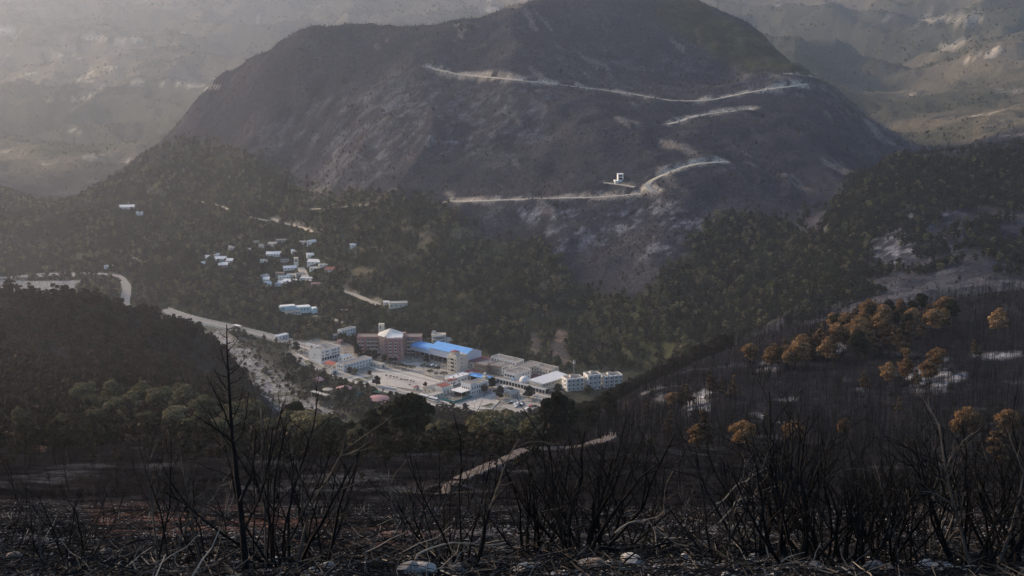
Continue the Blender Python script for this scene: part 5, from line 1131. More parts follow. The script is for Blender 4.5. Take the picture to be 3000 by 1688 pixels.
HL = [('white cottage at the far left end of the hamlet',590,780,9,6,'gx',ROOFW),('small white roofed cottage high at the left of the hamlet',603,762,7,5,'shed',ROOFW),('white round roofed shed at the left of the hamlet',628,756,7,6,'gx',ROOFW),('long white roofed barn at the left of the hamlet',632,768,17,7,'shed',ROOFW),
 ('pink walled house with pale roof below the long barn',640,784,14,8,'shed',ROOFW),('small white cottage right of the long barn',662,772,10,6,'shed',ROOFW),('low pale cottage on the slope above the left houses',672,733,10,6,'shed',ROOFB),('pale flat cottage at the left of the upper terrace',715,736,10,6,'flat',ROOFB),
 ('grey cottage at the top left of the hamlet',742,716,9,6,'flat',CONC),('pale cottage row on the upper terrace, left half',760,729,13,6,'shed',ROOFB),('pale cottage row on the upper terrace, right half',785,722,13,6,'shed',ROOFB),('grey flat house at the top of the hamlet',808,712,20,7,'flat',CONC),
 ('pale house at the right of the upper terrace',880,722,17,7,'flat',ROOFB),('bright white two storey house at the top right of the hamlet',899,724,10,7,'flat',ROOFW),('white cottage beside the top right house',912,718,8,6,'gx',ROOFW),('long white roofed barn in the middle of the hamlet',780,753,24,8,'shed',ROOFW),('second white barn adjoining the middle barn',800,752,15,8,'gx',ROOFW),
 ('small white cottage right of the middle barns',855,745,8,5,'shed',ROOFW),('pale cottage in the trees below the middle barns',762,770,11,6,'flat',ROOFB),('grey cottage left of the little tower',822,769,13,6,'flat',CONC),('white cottage on the slope right of the little tower',900,760,11,6,'shed',ROOFW),
 ('long white roofed house right of the village street',900,784,24,9,'shed',ROOFW),('white house below the long roofed house',908,798,18,9,'flat',CONC),('white cottage at the right side of the hamlet',935,787,13,8,'flat',ROOFB),('house with red tiled roof at the right end of the hamlet',952,804,22,10,'gx',RED),
 ('large white angled roof house left of the village street',832,795,20,10,'gx',ROOFW),('brown two storey house at the centre of the lower hamlet',806,816,14,9,'flat',BROWN),('pale house with open front in the lower hamlet',838,817,22,9,'flat',ROOFB),('dark grey roofed house beside the village street',868,815,15,9,'flat',ROOFG),
 ('white house at the foot of the village street',878,825,22,8,'flat',ROOFW),('small white cottage at the lower left of the hamlet',764,814,9,6,'flat',ROOFW),('white cottage beside the lower left cottage',774,812,8,6,'flat',ROOFB),('tiny white shed below the lower left cottages',770,826,9,6,'shed',ROOFW),
 ('bright white house in the lower middle of the hamlet',816,826,17,8,'flat',ROOFW),('long white roof at the bottom of the hamlet, left half',805,838,17,8,'shed',ROOFW),('long white roof at the bottom of the hamlet, right half',828,837,24,8,'shed',ROOFW),('small white cottage at the bottom left of the hamlet',776,838,10,6,'gx',ROOFW),('pink walled house low at the right of the hamlet',910,842,14,8,'flat',PINK)]
for i, (lb, a, b, w_, d, rf, rm) in enumerate(HL):
    wm = PINK if 'pink' in lb else BROWN if 'brown' in lb else CONC if 'grey' in lb else WHITE
    two = 'two storey' in lb or 'bright white house' in lb
    hill_house('village_house', lb, a, b, w_*.66, d*.8, 4.6 if two else 2.2, rm, wm, rf, 1.7, .1 + .25*math.sin(i*2.3), 2 if two else 1, max(2, int(w_/5)))
p = hit(868, 781, 1100); o = link('water_tower', None, None, p, (0,0,.1)); tag(o, 'narrow cream tower at the top of the village street', 'tower'); CLEAR.append((p[0], p[1]-3, 8))
MB().box(-2.2, 2.2, -2.2, 2.2, -3, 9).build('shaft', CREAM, o); MB().box(-2.4, 2.4, -2.4, 2.4, 9, 9.6).build('cornice', CREAM, o); MB().box(-1.1, 1.1, -2.3, -2.1, 5.6, 7.6).build('window', GLASS, o)
p = hit(866, 918, 1100); o = link('mint_clinic', None, None, p, (0,0,.35)); tag(o, 'pale mint clinic with several stepped wings above the promenade', 'building'); CLEAR += [(p[0]+5, p[1]+2, 20), (p[0]+2, p[1]-12, 14)]
MB().box(-14, 1, 3, 11, -4, 6.6).build('rear_wing', MINT, o); MB().box(-13.7, .7, 3.3, 10.7, 6.6, 6.75).build('roof', ROOFW, o); MB().box(1.1, 15, 1, 10, -4, 5.2).build('main_wing', MINT, o); MB().box(1.3, 14.8, 1.2, 9.8, 5.2, 5.35).build('roof', ROOFW, o)
MB().box(-10, 4, -6, .9, -4, 3.2).build('front_wing', CREAM, o); MB().box(-9.7, 3.7, -5.7, .7, 3.2, 3.35).build('roof', ROOFG, o); MB().box(15.1, 20, -5, 3, -4, 4.4).build('gate_wing', MINT, o); MB().box(15.3, 19.8, -4.8, 2.8, 4.4, 4.55).build('roof', ROOFW, o)
for x in (-8, -5.5, -3, -.5, 2): link('window', win_mesh(1.1, 1.2), o, (x, -6, 1.0))
for x in (6, 9, 12): link('window', win_mesh(1.2, 1.3), o, (x, 1, 2.4))
for x in (-12, -10.5): link('window', win_mesh(1.0, 1.2), o, (x, 3, 3.8))
hill_house('forest_lodge', 'cream lodge at the end of the grey lane in the forest', 1141, 906, 17, 8, 4.0, CONC, CREAM, 'flat', cols=4); hill_house('white_shed', 'tiny white shed beside the forest lodge', 1124, 896, 6, 4, 2.4, ROOFW, WHITE, 'shed', .5, cols=1)
hill_house('long_barn', 'long bright white roof on the hill far left above the valley road', 348, 615, 19, 8, 2.8, ROOFW, WHITE, 'shed', 1.6); hill_house('white_shed', 'tiny white roofed shed right of the long hill barn', 399, 630, 8, 5, 2.4, ROOFW, WHITE, 'shed', 1.0, cols=1)
hill_house('roadside_hut', 'tiny white hut above the valley road at the far left', 305, 789, 9, 5, 2.8, ROOFW, WHITE, 'flat', cols=2); hill_house('white_shed', 'small white shed alone in the trees right of the hamlet', 1026, 731, 6, 4, 3.4, ROOFW, WHITE, 'gx', .8, cols=1)
p = hit(1803, 536, 1200); o = link('mountain_house', None, None, p, (0,0,.12)); tag(o, 'white unfinished two storey house alone on the burnt mountain beside the road', 'house'); CLEAR.append((p[0]+4, p[1]-2, 14))
MB().box(-1, 9, -2.5, 6, -4, 2.6).build('ground_floor', WHITE, o)
for (x0, x1, z0, z1) in ((2.4, 3.3, 2.6, 9), (7.2, 8.2, 2.6, 9), (3.3, 7.2, 2.6, 3.2), (3.3, 7.2, 5.5, 6.2), (3.3, 7.2, 8.2, 9)): MB().box(x0, x1, -1.6, 5, z0, z1).build('concrete_frame', WHITE, o)
MB().box(3.3, 7.2, 1.5, 4.8, 3.2, 8.2).build('interior_shade_block', DARKIN, o); MB().box(2.2, 8.4, -1.8, 5.2, 9, 9.3).build('roof', WHITE, o)  # near-black solid block: shade inside the frame put into its colour
for x in (1, 3.2, 5.2, 7.3): link('window', win_mesh(.9, 1.2), o, (x, -2.5, .7))
# ---------------------------------------------------------------- pines on the near slopes
def stand(kind, px, py_top, Y, label, group=None, hmin=4.0, hmax=13.0, wide=1.0, rz=None):
    """tree at a given distance on the ground; its height follows from where its top shows"""
    q = at_y(px, py_top, Y); zg = float(H(q[0], Y)); h = min(hmax, max(hmin, q[2] - zg))
    p = kind[int(rng.integers(len(kind)))]; native = 12.0 if p['name'] == 'dark_pine_tree' else 9.0 if p['name'] == 'scorched_pine_tree' else 10.0
    o = plant(p, q[0], Y, zg - .1, h / native, rng.random() * 6.28 if rz is None else rz, label, 'tree', group, rng.normal() * .03)
    s_ = h / native; o.scale = (s_ * wide, s_ * wide, s_); return o
PT = [(237,1125,430,'left end pine of the grove on the left slope'),(323,1103,440,'tall pine in the left grove above the paler ones'),(409,1090,450,'topmost pine of the left grove against the dark wood'),(338,1170,370,'rounded olive pine in the middle of the left grove'),(283,1210,340,'low olive pine at the left front of the grove'),
 (353,1212,335,'olive pine in the front row of the left grove'),(430,1216,335,'broad olive pine in the front row left of the dead sapling'),(495,1190,350,'brown tipped pine left of the dead sapling'),(550,1088,470,'pale crowned pine beside the top of the dead sapling'),(535,1125,430,'pine just below the pale crowned pine'),
 (600,1155,400,'pine directly left of the dead sapling trunk'),(631,1250,300,'low pine behind the dead sapling branches'),(672,1182,380,'pine behind the dead sapling trunk'),(757,1160,410,'broad pine right of the dead sapling'),(788,1230,320,'low bright pine right of the dead sapling'),(848,1200,370,'dense pine below the river bend'),
 (949,1225,330,'bright olive pine below the town, left of the big dark pine'),(853,1265,285,'low pale pine below the river'),(905,1245,310,'olive pine between the river and the dark pines'),(1040,1292,270,'small pale pine in front of the dark pines'),(1252,1262,285,'small olive pine at the foot of the big dark pine'),(50,1196,300,'slim pine at the far left edge'),(187,1256,300,'low pine beside the bare earth patch at left'),
 (1293,1236,310,'olive topped pine below the minibus street'),(1400,1206,320,'round pine with rusty top below the park'),(1440,1228,300,'low pine below the park, right of the rusty topped one'),(1492,1196,330,'rusty green pine below the car park'),(1553,1218,300,'broad pine with brown top below the car park'),
 (720,1205,350,'pine in the row right of the dead sapling'),(380,1150,400,'pine half hidden behind the front of the left grove'),(460,1140,410,'dark olive pine in the middle of the left grove'),(265,1160,390,'pine at the left shoulder of the grove'),(680,1240,310,'low pine under the dead sapling crown'),(560,1235,310,'low pine left of the dead sapling base'),(900,1200,360,'pine at the river end below the pergola')]
for a, b, Y, lb in PT: stand(PINE, a, b, Y, lb, hmin=5.5, hmax=11.5, wide=1.12)
for a, b, Y, lb, hm in [(863,1130,400,'tall slim dark pine against the river bed',13),(985,1180,370,'dark pine left of the big black pine',11),(1060,1200,350,'dark pine under the left side of the big black pine',10),(1177,1128,330,'big black pine with rusty top in front of the town',17),(1125,1175,340,'dark pine adjoining the big black pine on its left',13),(1225,1170,340,'dark pine adjoining the big black pine on its right',13),
  (1605,1142,330,'tall black pine in front of the white apartments',16),(1545,1196,320,'dark brown pine beside the car park',10),(1660,1170,360,'dark pine right of the tall black pine',12),(1720,1160,420,'dark pine below the apartment row',12),(1790,1150,450,'dark pine at the right end of the apartment row',11),(1345,1235,300,'dark low pine below the minibus street',8),(1015,1230,320,'low dark pine at the left of the black pine group',9)]:
    stand(DPINE, a, b, Y, lb, hmin=7, hmax=hm)
def stand_auto(kind, px, py_top, h, label, group=None, y0=260, wide=1.0):
    """tree of a given height whose top shows at the pixel: its foot is where the ground lies that far below the ray"""
    rx, ry, rz = ray(float(px), float(py_top)); ys = np.linspace(y0, 1100, 2500); s = ys / ry
    g = (CAM_Z + rz * s) - H(rx * s, ys); k = int(np.argmax(g < h)) if (g < h).any() else int(np.argmin(g))
    return stand(kind, px, py_top, float(ys[k]), label, group, h * .8, h * 1.15, wide)
def ridge_label(a):
    if a < 2400: return 'scorched pine in the low left row of the stand on the right ridge', 'scorched pines, left row of the ridge stand'
    if a < 2620: return 'scorched pine in the dense middle of the stand on the right ridge', 'scorched pines, middle of the ridge stand'
    return 'scorched pine in the high right part of the stand on the right ridge', 'scorched pines, right part of the ridge stand'
RT = [(2200,1007,570),(2308,991,590),(2266,1005,580),(2354,977,600),(2420,950,620),(2457,944,625),(2480,916,660),(2536,875,690),(2578,893,680),(2527,930,650),(2568,968,610),(2624,954,615),(2629,879,690),(2666,935,640),(2708,891,690),(2699,926,640),(2769,870,700),(2522,965,610),(2452,982,600),(2429,986,600),(2500,905,680),(2590,915,660),(2740,905,680),(2330,1000,585),(2380,990,590),(2490,950,625),(2550,945,635),(2600,940,640),(2650,960,620)]
for i, (a, b, Y) in enumerate(RT):
    stand_auto(RUSTP, a, b, 9.5 + 2.5 * rng.random(), *ridge_label(a), 380, 1.1)
for i in range(46):
    f = rng.random(); a = 2290 + 500 * f; b = 1000 - 105 * f - 50 * rng.random() * (f > .25) + 14 * rng.normal()
    stand_auto(RUSTP if rng.random() < .62 else DPINE, a, b, 7 + 4 * rng.random(), *ridge_label(a), 380)
for a, b, Y, lb, hm in [(2922,902,600,'single round rusty pine alone on the ridge at the far right',11),(2540,1089,480,'brown scorched pine at the left of the middle slope clump',7),(2600,1062,500,'brown scorched pine low in the middle slope clump',8),(2650,1050,505,'rusty pine in the middle slope clump',8),(2690,1080,490,'brown pine at the front of the middle slope clump',7),(2730,1050,510,'tall rusty pine at the right of the middle slope clump',9),(2750,1020,530,'rusty pine at the top of the middle slope clump',9),
  (2867,996,550,'pale olive scorched pine left of the white ash patch',7),(2657,1019,530,'small olive bush like pine above the middle slope clump',5),(2638,1163,420,'tiny rusty pine below the big ash patch',5),(2829,1196,400,'faded rusty pine right of the slope centre',8),(2922,1228,300,'large orange scorched pine at the lower right',9),(2471,1224,380,'small rusty topped pine in the dark trunks',5),(2326,1238,370,'thin brown pine between the bright pines and the trunks',7),
  (2093,1084,520,'pale tan slender pine of the pair above the hollow',9),(2145,1096,510,'tan pine, right of the pair above the hollow',8),(2121,1107,500,'low tan pine at the foot of the pair above the hollow',6),(2000,1135,490,'rusty pine on the slanting line below the town end',7),(2023,1126,495,'second rusty pine on the slanting line, higher right',7),(1970,1150,480,'low rusty pine on the slanting line, lower left',6),(1888,1168,430,'pale tan pine right of the apartments',7),(1835,1182,420,'small tan pine nearest the apartments',5),
  (1955,1205,300,'left of three bright pines on the burnt shoulder',7.5),(2080,1203,290,'middle and largest of three bright pines on the burnt shoulder',9),(2175,1233,285,'right of three bright pines on the burnt shoulder',7.5),(2055,1240,295,'low rusty pine against the middle bright pine',6),(2960,1200,330,'rusty pine at the right edge behind the orange one',8)]:
    stand_auto(RUSTP, a, b, hm, lb, None, 240, 1.15)
# clearings keep the woods off the near slope; bare charred trees stand there instead
BARE = []
for i in range(6):
    a, b = make_bare(400 + i, 8, 14, 1.9, 5, .0155, 2); BARE.append(dict(name='charred_tree', trunk=a.mesh('trunk', CHAR), crown=b.mesh('limbs', CHAR), cn='limbs'))
slope_ok = inY(285, 680, 15)
x, y, z, r = scatter(6500, .03, .44, 285, 690, lambda x, y: look(slope_ok, x, y) * (1 - TOWN_AREA(x, y)), 41)
o_ = np.argsort(y)[:300]
for i in o_:
    plant(BARE[int(r.integers(6))], x[i], y[i], z[i] - .1, .55 + .6 * r.random(), r.random() * 6.28, 'thin charred bare tree on the burnt slope at right', 'tree', 'charred bare trees on the right slope', r.normal() * .05)
rest = np.argsort(y)[300:]
scatter_object('charred_wood', K_BARE, np.stack([x[rest], y[rest], z[rest] - .1], 1), .6 + .6 * r.random(len(rest)), r.random(len(rest)) * 6.28, r.integers(0, 4, len(rest)), 'thin bare trunks thick on the far part of the right slope', 'wood')
x, y, z, r = scatter(14000, -.45, .44, 250, 980, lambda x, y: look(1 - np.clip(spur, 0, 1) * .5, x, y) * (1 - TOWN_AREA(x, y)) * .35, 42)
scatter_object('slope_scrub', K_BURN, np.stack([x, y, z - .1], 1), .12 + .28 * r.random(len(x)) ** 2, r.random(len(x)) * 6.28, r.integers(0, 5, len(x)), 'low scorched scrub over the near burnt slopes', 'scrub')
x, y, z, r = scatter(2600, -.095, .16, 560, 985, lambda x, y: (1 - TOWN_AREA(x, y)) * .9 * sstep(560, 640, y), 43)
scatter_object('lower_bank_wood', K_BURN, np.stack([x, y, z - .1], 1), .6 + .6 * r.random(len(x)), r.random(len(x)) * 6.28, np.where(r.random(len(x)) < .6, 2, r.integers(0, 5, len(x))), 'dark trees on the steep bank just below the town', 'wood')

x, y, z, r = scatter(2600, -.2, -.04, 960, 1260, lambda x, y: sstep(-30, -4, poly_sd(x, y, RIVER)) * (1 - sstep(2, 9, poly_sd(x, y, RIVER))) * sstep(2, 5, -poly_sd(x, y, TPAVE)) * .8, 44)
k = clear_mask(x, y) > 0; x, y, z = x[k], y[k], z[k]
scatter_object('river_scrub', K_BUSH, np.stack([x, y, z], 1), .4 + .9 * r.random(len(x)) ** 1.5, r.random(len(x)) * 6.28, r.integers(0, 4, len(x)), 'bushes along the stony banks of the river', 'scrub')

x, y, z, r = scatter(5200, -.42, .03, 130, 470, lambda x, y: .75 * sstep(-.45, .1, fbm(x, y, 22, 2, 86)) * (.10 + .9 * sstep(190, 290, y)), 45)
scatter_object('grove_undergrowth', K_BURN, np.stack([x, y, z - .1], 1), (.22 + .5 * r.random(len(x))) * (.45 + .55 * sstep(170, 280, y)), r.random(len(x)) * 6.28, np.where(r.random(len(x)) < .55, 2, r.integers(0, 5, len(x))), 'dark scorched undergrowth between the pines of the left slope', 'scrub')

for a, b, s_, lb in [(1352,93,1.5,'dark tree standing on the skyline left of the summit, left of two'),(1384,92,1.2,'dark tree standing on the skyline left of the summit, right of two'),(880,152,.9,'small dark tree on the skyline of the left shoulder'),(2052,420,.9,'lone scorched tree above the pointed road bend')]:
    p = hit(a, b, 1200); plant(VALLEY[4], *p, s_, a, lb)
x, y, z, r = scatter(2600, -.17, .03, 960, 1130, lambda x, y: sstep(3, 6, -poly_sd(x, y, TPAVE)) * sstep(3, 8, -poly_sd(x, y, RIVER)) * (.35 + .65 * sstep(-.3, .2, fbm(x, y, 16, 2, 97))), 46)
k = clear_mask(x, y) > 0; x, y, z = x[k], y[k], z[k]
scatter_object('riverside_wood', K_VAL, np.stack([x, y, z - .1], 1), .35 + .55 * r.random(len(x)), r.random(len(x)) * 6.28, np.where(r.random(len(x)) < .5, 3, r.integers(0, 5, len(x))), 'dark riverside thicket between the main street and the river bed', 'wood')
# ---------------------------------------------------------------- charred shrubs, dead sapling, stones in the foreground
def shoot(r, mb, p0, d, L, rad, lvl, k, pale=False):
    n = 6 if lvl == 0 else 4
    b = branch_path(p0, d, L, n, r, .13 + .05 * lvl, .07)
    mb.tube(b, np.linspace(rad, rad * (.32 if lvl else .3), n + 1), k)
    if lvl >= 3: return
    nb = [5, 4, 2][lvl] if lvl < 3 else 0
    for i in range(nb):
        f = .25 + .72 * (i + r.random()) / nb; j = min(n - 1, int(f * n)); q = b[j] + (b[j + 1] - b[j]) * (f * n - j)
        dd = b[j + 1] - b[j]; dd /= np.linalg.norm(dd); s_ = r.normal(size=3); s_ -= dd * (s_ @ dd); s_ /= np.linalg.norm(s_)
        shoot(r, mb, q, dd * .8 + s_ * .75 + np.array([0, 0, .15]), L * (.30 + .28 * r.random()) * (1.15 - .5 * f), rad * (.5 - .2 * f), lvl + 1, max(3, k - 1))
def shrub_kind(seed, n, fan, mats):
    """list of stem meshes, about 2 m tall"""
    r = np.random.default_rng(seed); out = []
    for i in range(n):
        th = i / n * 6.28 + r.random() * .9; t = fan * (.25 + .9 * r.random())
        mb = MB(); L = 1.6 + .8 * r.random()
        shoot(r, mb, (math.cos(th) * .10, math.sin(th) * .10, -.15), (math.cos(th) * t, math.sin(th) * t, 1), L, .017 + .014 * r.random(), 0, 5)
        out.append(mb.mesh('stem', mats[int(r.random() * len(mats))]))
    return out
MIXB = [CHAR, CHAR, CHAR, CHARGREY]
SK = [shrub_kind(500 + i, [6, 8, 5, 8, 6, 5, 10][i], [.55, .7, .4, .8, .6, .45, .65][i], MIXB if i != 6 else [CHAR]) for i in range(7)]
def shrub(k, px, Y, h, label, wide=1.0, rz=0.0, name='charred_shrub', group=None):
    x = float(at_y(px, 1600, Y)[0]); z = float(H(x, Y)); o = link(name, None, None, (x, Y, z - .03), (0, 0, rz), (h/2*wide, h/2*wide, h/2)); tag(o, label, 'shrub', group)
    for me in SK[k]: link('stem', me, o)
    return o
SH = [(2,110,18.5,1.0,1.1,'low charred shrub at the lower left corner'),(0,205,18,1.35,1.0,'charred shrub with a leaning fork at lower left'),(2,478,18.2,1.9,.8,'tall forked charred shrub left of the dead sapling'),(4,600,19,1.6,.9,'charred shrub just left of the dead sapling'),
 (3,835,17.2,2.2,1.0,'large many stemmed charred shrub right of the dead sapling'),(5,780,17.0,2.1,.8,'upright charred shrub touching the dead sapling'),(0,930,18,1.9,1.0,'charred shrub with long right leaning stems'),
 (3,1290,20,1.7,1.0,'spreading charred shrub left of centre'),(5,1370,18,2.1,1.0,'tall charred shrub left of centre with curved trunk'),(6,1560,22,1.9,1.0,'thin stemmed charred shrub behind the centre fan'),(6,1690,20.5,2.2,1.25,'wide fan of charred stems at the bottom centre'),(6,1740,21.5,2.1,1.25,'second fan of stems behind the bottom centre fan'),(1,1850,21,1.5,1.1,'charred shrub right of the centre fan'),
 (4,1960,23,1.4,1.0,'low charred shrub in the gap right of centre'),(3,2110,18.5,1.5,1.2,'charred shrub with pale arching branches right of centre'),(6,2230,19,1.9,1.1,'dense charred thicket shrub, left of the right thicket'),(6,2330,18.2,2.1,1.2,'tallest shrub of the right thicket'),(6,2420,19,1.95,1.15,'shrub in the middle of the right thicket'),(6,2500,18,1.8,1.2,'shrub right of the middle of the thicket'),(6,2590,19,1.8,1.1,'shrub with upright stems in the right thicket'),
 (5,2660,18.3,1.8,1.0,'shrub at the right of the thicket with thick dark trunk'),(2,2740,20,1.9,.9,'thin shrub right of the thicket'),(6,2830,18.6,2.1,1.0,'brown grey shrub near the right edge'),(4,2900,18,2.2,1.0,'tall shrub near the right edge with long shoots'),(6,2970,18.8,2.4,1.0,'tall dense shrub at the right edge'),(3,3040,19,2.3,1.0,'shrub cut by the right edge of the picture'),
 (1,2380,23,1.5,1.0,'shrub behind the tallest thicket shrub'),(6,2560,24,1.6,1.0,'shrub behind the upright stems of the thicket'),(1,20,22,1.3,1.0,'thin charred shrub at the left edge'),(4,1180,24,1.6,1.0,'pale thin shrub standing back left of centre'),(2,560,27,1.5,1.0,'slim charred shrub standing back left of the dead sapling'),(5,1620,26,2.0,.9,'tall thin shrub standing back at the centre'),(0,2040,26,1.2,1.0,'forked shrub standing back right of centre'),(4,2760,26,2.1,1.0,'shrub standing back behind the right edge shrubs')]
for i, (k, px, Y, h, wd, lb) in enumerate(SH): shrub(k, px, Y, h, lb, wd, i * 1.37)
# dead sapling
r = np.random.default_rng(77); q0 = at_y(722, 1690, 16.6); base = np.array([q0[0], 16.6, float(H(q0[0], 16.6))]); top = at_y(664, 945, 17.2)
o = link('dead_sapling', None, None, base); tag(o, 'tall black dead sapling rising left of centre in front of the valley', 'tree')
ctrl = [at_y(a, b, 16.6 + .6 * (1690 - b) / 740) - base for a, b in [(722,1720),(718,1640),(712,1560),(703,1470),(694,1400),(688,1330),(680,1290),(677,1230),(672,1150),(668,1080),(665,1010),(664,950)]]
mt = MB().tube(ctrl, np.linspace(.052, .006, len(ctrl)), 7); mt.build('trunk', CHAR, o, True)
def limb(pts_, r0, sub=5):
    P = np.array([at_y(a, b, Yq) - base for a, b, Yq in pts_]); mb = MB().tube(resample3(P, 7), np.linspace(r0, r0*.3, 7), 5)
    Q = resample3(P, 7)
    for i in range(sub):
        j = 1 + i % 5; d = Q[j+1] - Q[j]; d /= np.linalg.norm(d); s_ = r.normal(size=3); s_[2] = abs(s_[2]) * .6; s_ /= np.linalg.norm(s_)
        shoot(r, mb, Q[j], d * .7 + s_ * .6, np.linalg.norm(P[-1]-P[0]) * (.2 + .2*r.random()), r0*.35, 2, 3)
    mb.build('branch', CHAR, o)
def resample3(P, n):
    d = np.r_[0, np.cumsum(np.linalg.norm(np.diff(P, axis=0), axis=1))]; q = np.linspace(0, d[-1], n); return np.stack([np.interp(q, d, P[:, i]) for i in range(3)], 1)
for pts_, r0 in [([(688,1300,16.9),(650,1270,16.8),(600,1235,16.6),(565,1215,16.5)], .016), ([(680,1270,16.9),(655,1200,16.9),(630,1150,16.8),(605,1100,16.7)], .014), ([(684,1300,16.9),(710,1270,17.1),(722,1210,17.2),(728,1150,17.3)], .016), ([(677,1240,17),(700,1190,17.1),(712,1140,17.2)], .010), ([(672,1150,17),(645,1115,17),(625,1080,16.9)], .009), ([(669,1100,17.1),(700,1075,17.2),(722,1040,17.3)], .009),
   ([(668,1090,17.1),(650,1040,17.1),(643,1000,17)], .008), ([(666,1030,17.1),(690,1005,17.2),(700,985,17.3)], .007), ([(703,1470,16.7),(735,1400,16.8),(745,1330,16.9),(750,1260,17)], .024), ([(712,1560,16.7),(770,1440,16.9),(790,1340,17),(800,1250,17.1)], .022)]: limb(pts_, r0)
for i in range(16):
    b = 965 + 330 * ((i + r.random() * .6) / 16) ** 1.1; a = np.interp(b, [950, 1010, 1080, 1150, 1230, 1290], [664, 665, 668, 672, 677, 680]); sd = (-1) ** i; L = 18 + 55 * (b - 950) / 340 * (.6 + .6 * r.random()); up_ = L * (.5 + .5 * r.random())
    Y = 16.6 + .6 * (1690 - b) / 740; dy = r.normal() * .12
    limb([(a, b, Y), (a + sd * L * .5, b - up_ * .25, Y + dy * .5), (a + sd * L * .85, b - up_ * .6, Y + dy), (a + sd * L, b - up_, Y + dy)], .0065, 3)
# bleached fallen branches
for lb, P, r0 in [('pale curved fallen branch looping on the ground left of centre', [(1218,1655,17.2),(1228,1622,17.3),(1275,1600,17.6),(1350,1592,17.8),(1420,1598,18),(1480,1590,18.3)], .017), ('pale fallen branch along the ground below the looping one', [(1216,1645,17.2),(1235,1663,17.1),(1290,1668,17.0),(1345,1660,17.1)], .020),
   ('thick dark fallen bough at the bottom centre', [(1700,1640,18.2),(1760,1602,18.6),(1800,1608,18.7),(1900,1604,18.8),(1990,1585,19)], .035), ('pale arching dead branch over the burnt ground right of centre', [(1800,1560,18.8),(1850,1530,19),(1905,1530,19.1),(1920,1560,19),(1922,1620,18.8)], .016), ('pale arching dead branches at the left of the right thicket', [(2105,1480,18.5),(2150,1430,18.6),(2210,1390,18.7),(2250,1370,18.9)], .012), ('lower pale arching branch at the left of the right thicket', [(2110,1530,18.5),(2160,1470,18.6),(2230,1440,18.7),(2265,1436,18.8)], .012), ('pale fallen stick leaning at the right of the thicket', [(2640,1500,18.5),(2660,1512,18.5),(2700,1505,18.6)], .010)]:
    W_ = np.array([at_y(a, b, Y) for a, b, Y in P]); b0 = W_[0].copy(); Q = resample3(W_ - b0, 12) + r.normal(size=(12, 3)) * .012
    mb = MB().tube(Q, np.linspace(r0, r0*.35, 12), 6)
    for j in (4, 7, 9): shoot(r, mb, Q[j], Q[j+1]-Q[j] + r.normal(size=3)*.04 + np.array([0,0,.05]), .35 + .3*r.random(), r0*.4, 2, 3)
    tag(link('fallen_branch', mb.mesh('fallen_branch', CHAR if 'dark' in lb else PALEWOOD), None, b0), lb, 'branch')
# stones
STONE = [mat('pale_stone', (.34, .32, .30), .95, .3, 6.0, bump=.4), mat('grey_stone', (.17, .165, .165), .95, .35, 6.0, bump=.4), mat('brown_stone_loose', (.20, .15, .115), .95, .3, 6.0, bump=.4)]
def stone_mesh(seed, m_):
    rr = np.random.default_rng(seed); import bmesh
    bm = bmesh.new(); bmesh.ops.create_icosphere(bm, subdivisions=2, radius=1.0); cuts = rr.normal(size=(7, 3)); cuts /= np.linalg.norm(cuts, axis=1)[:, None]; dd = .55 + .35*rr.random(7)
    for v in bm.verts:
        p = np.array(v.co)
        for c_, e in zip(cuts, dd):
            k = p @ c_ - e
            if k > 0: p = p - c_ * k * .92
        v.co = p * np.array([1.0, .75, .52])
    me = bpy.data.meshes.new('stone'); bm.to_mesh(me); bm.free(); me.materials.append(m_); return me
STM = [stone_mesh(600 + i, STONE[[0, 0, 1, 1, 2, 0][i]]) for i in range(6)]
SL = [(1240,1668,17.0,.20,'stone beside the looping pale branch'),(1530,1660,17.4,.17,'flat pale stone at the bottom left of the centre fan'),(1560,1640,17.8,.12,'small pale stone above the flat one'),(1725,1655,17.8,.16,'grey stone under the bottom centre fan'),(1745,1668,17.6,.18,'pale stone right of the grey one under the fan'),(1790,1665,17.7,.15,'pale flat stone at the bottom right of the centre fan'),(1850,1650,18,.22,'grey slab right of the centre fan'),(1700,1640,18,.10,'small pale stone at the root of the centre fan'),(380,1640,18,.10,'white stone at the lower left'),(305,1560,22,.13,'white stone in the stony strip at left'),(425,1540,24,.15,'broad pale stone in the stony strip left of the dead sapling'),(810,1660,17.6,.09,'white stone at the foot of the large shrub'),
 (2210,1600,19,.13,'white stone in the right thicket, left'),(2230,1590,19.4,.10,'second white stone in the right thicket'),(2390,1650,17.8,.12,'white stone at the root of the tall thicket shrub'),(2560,1655,17.8,.17,'white rock low in the right thicket'),(2600,1665,17.6,.13,'white rock right of the low thicket rock'),(2720,1660,17.8,.22,'broad white rock at the lower right'),(2760,1668,17.6,.15,'small white rock beside the broad rock at lower right'),(2010,1630,18.4,.12,'pale stone in the gap right of centre'),(1200,1680,16.8,.2,'grey stone at the bottom edge left of centre'),(1340,1650,17.4,.12,'brown stone left of the centre fan'),(40,1590,20,.15,'pale stone at the left edge'),(960,1665,17.4,.10,'pale stone right of the large shrub')]
for i, (px, py, Y, s_, lb) in enumerate(SL):
    x = float(at_y(px, py, Y)[0]); tag(link('stone', STM[i % 6], None, (x, Y, float(H(x, Y)) + s_*.2), (.2*r.normal(), .2*r.normal(), i*1.9), s_), lb, 'stone')
K_ST = wood_kind('gravel', STM)
x, y, z, r2 = scatter(90000, -.5, .5, 12, 75, lambda x, y: (.25 + .75*sstep(-.1, .4, fbm(x, y, 3.0, 3, 91))) * (1 - .75*sstep(30, 70, y)), 51)
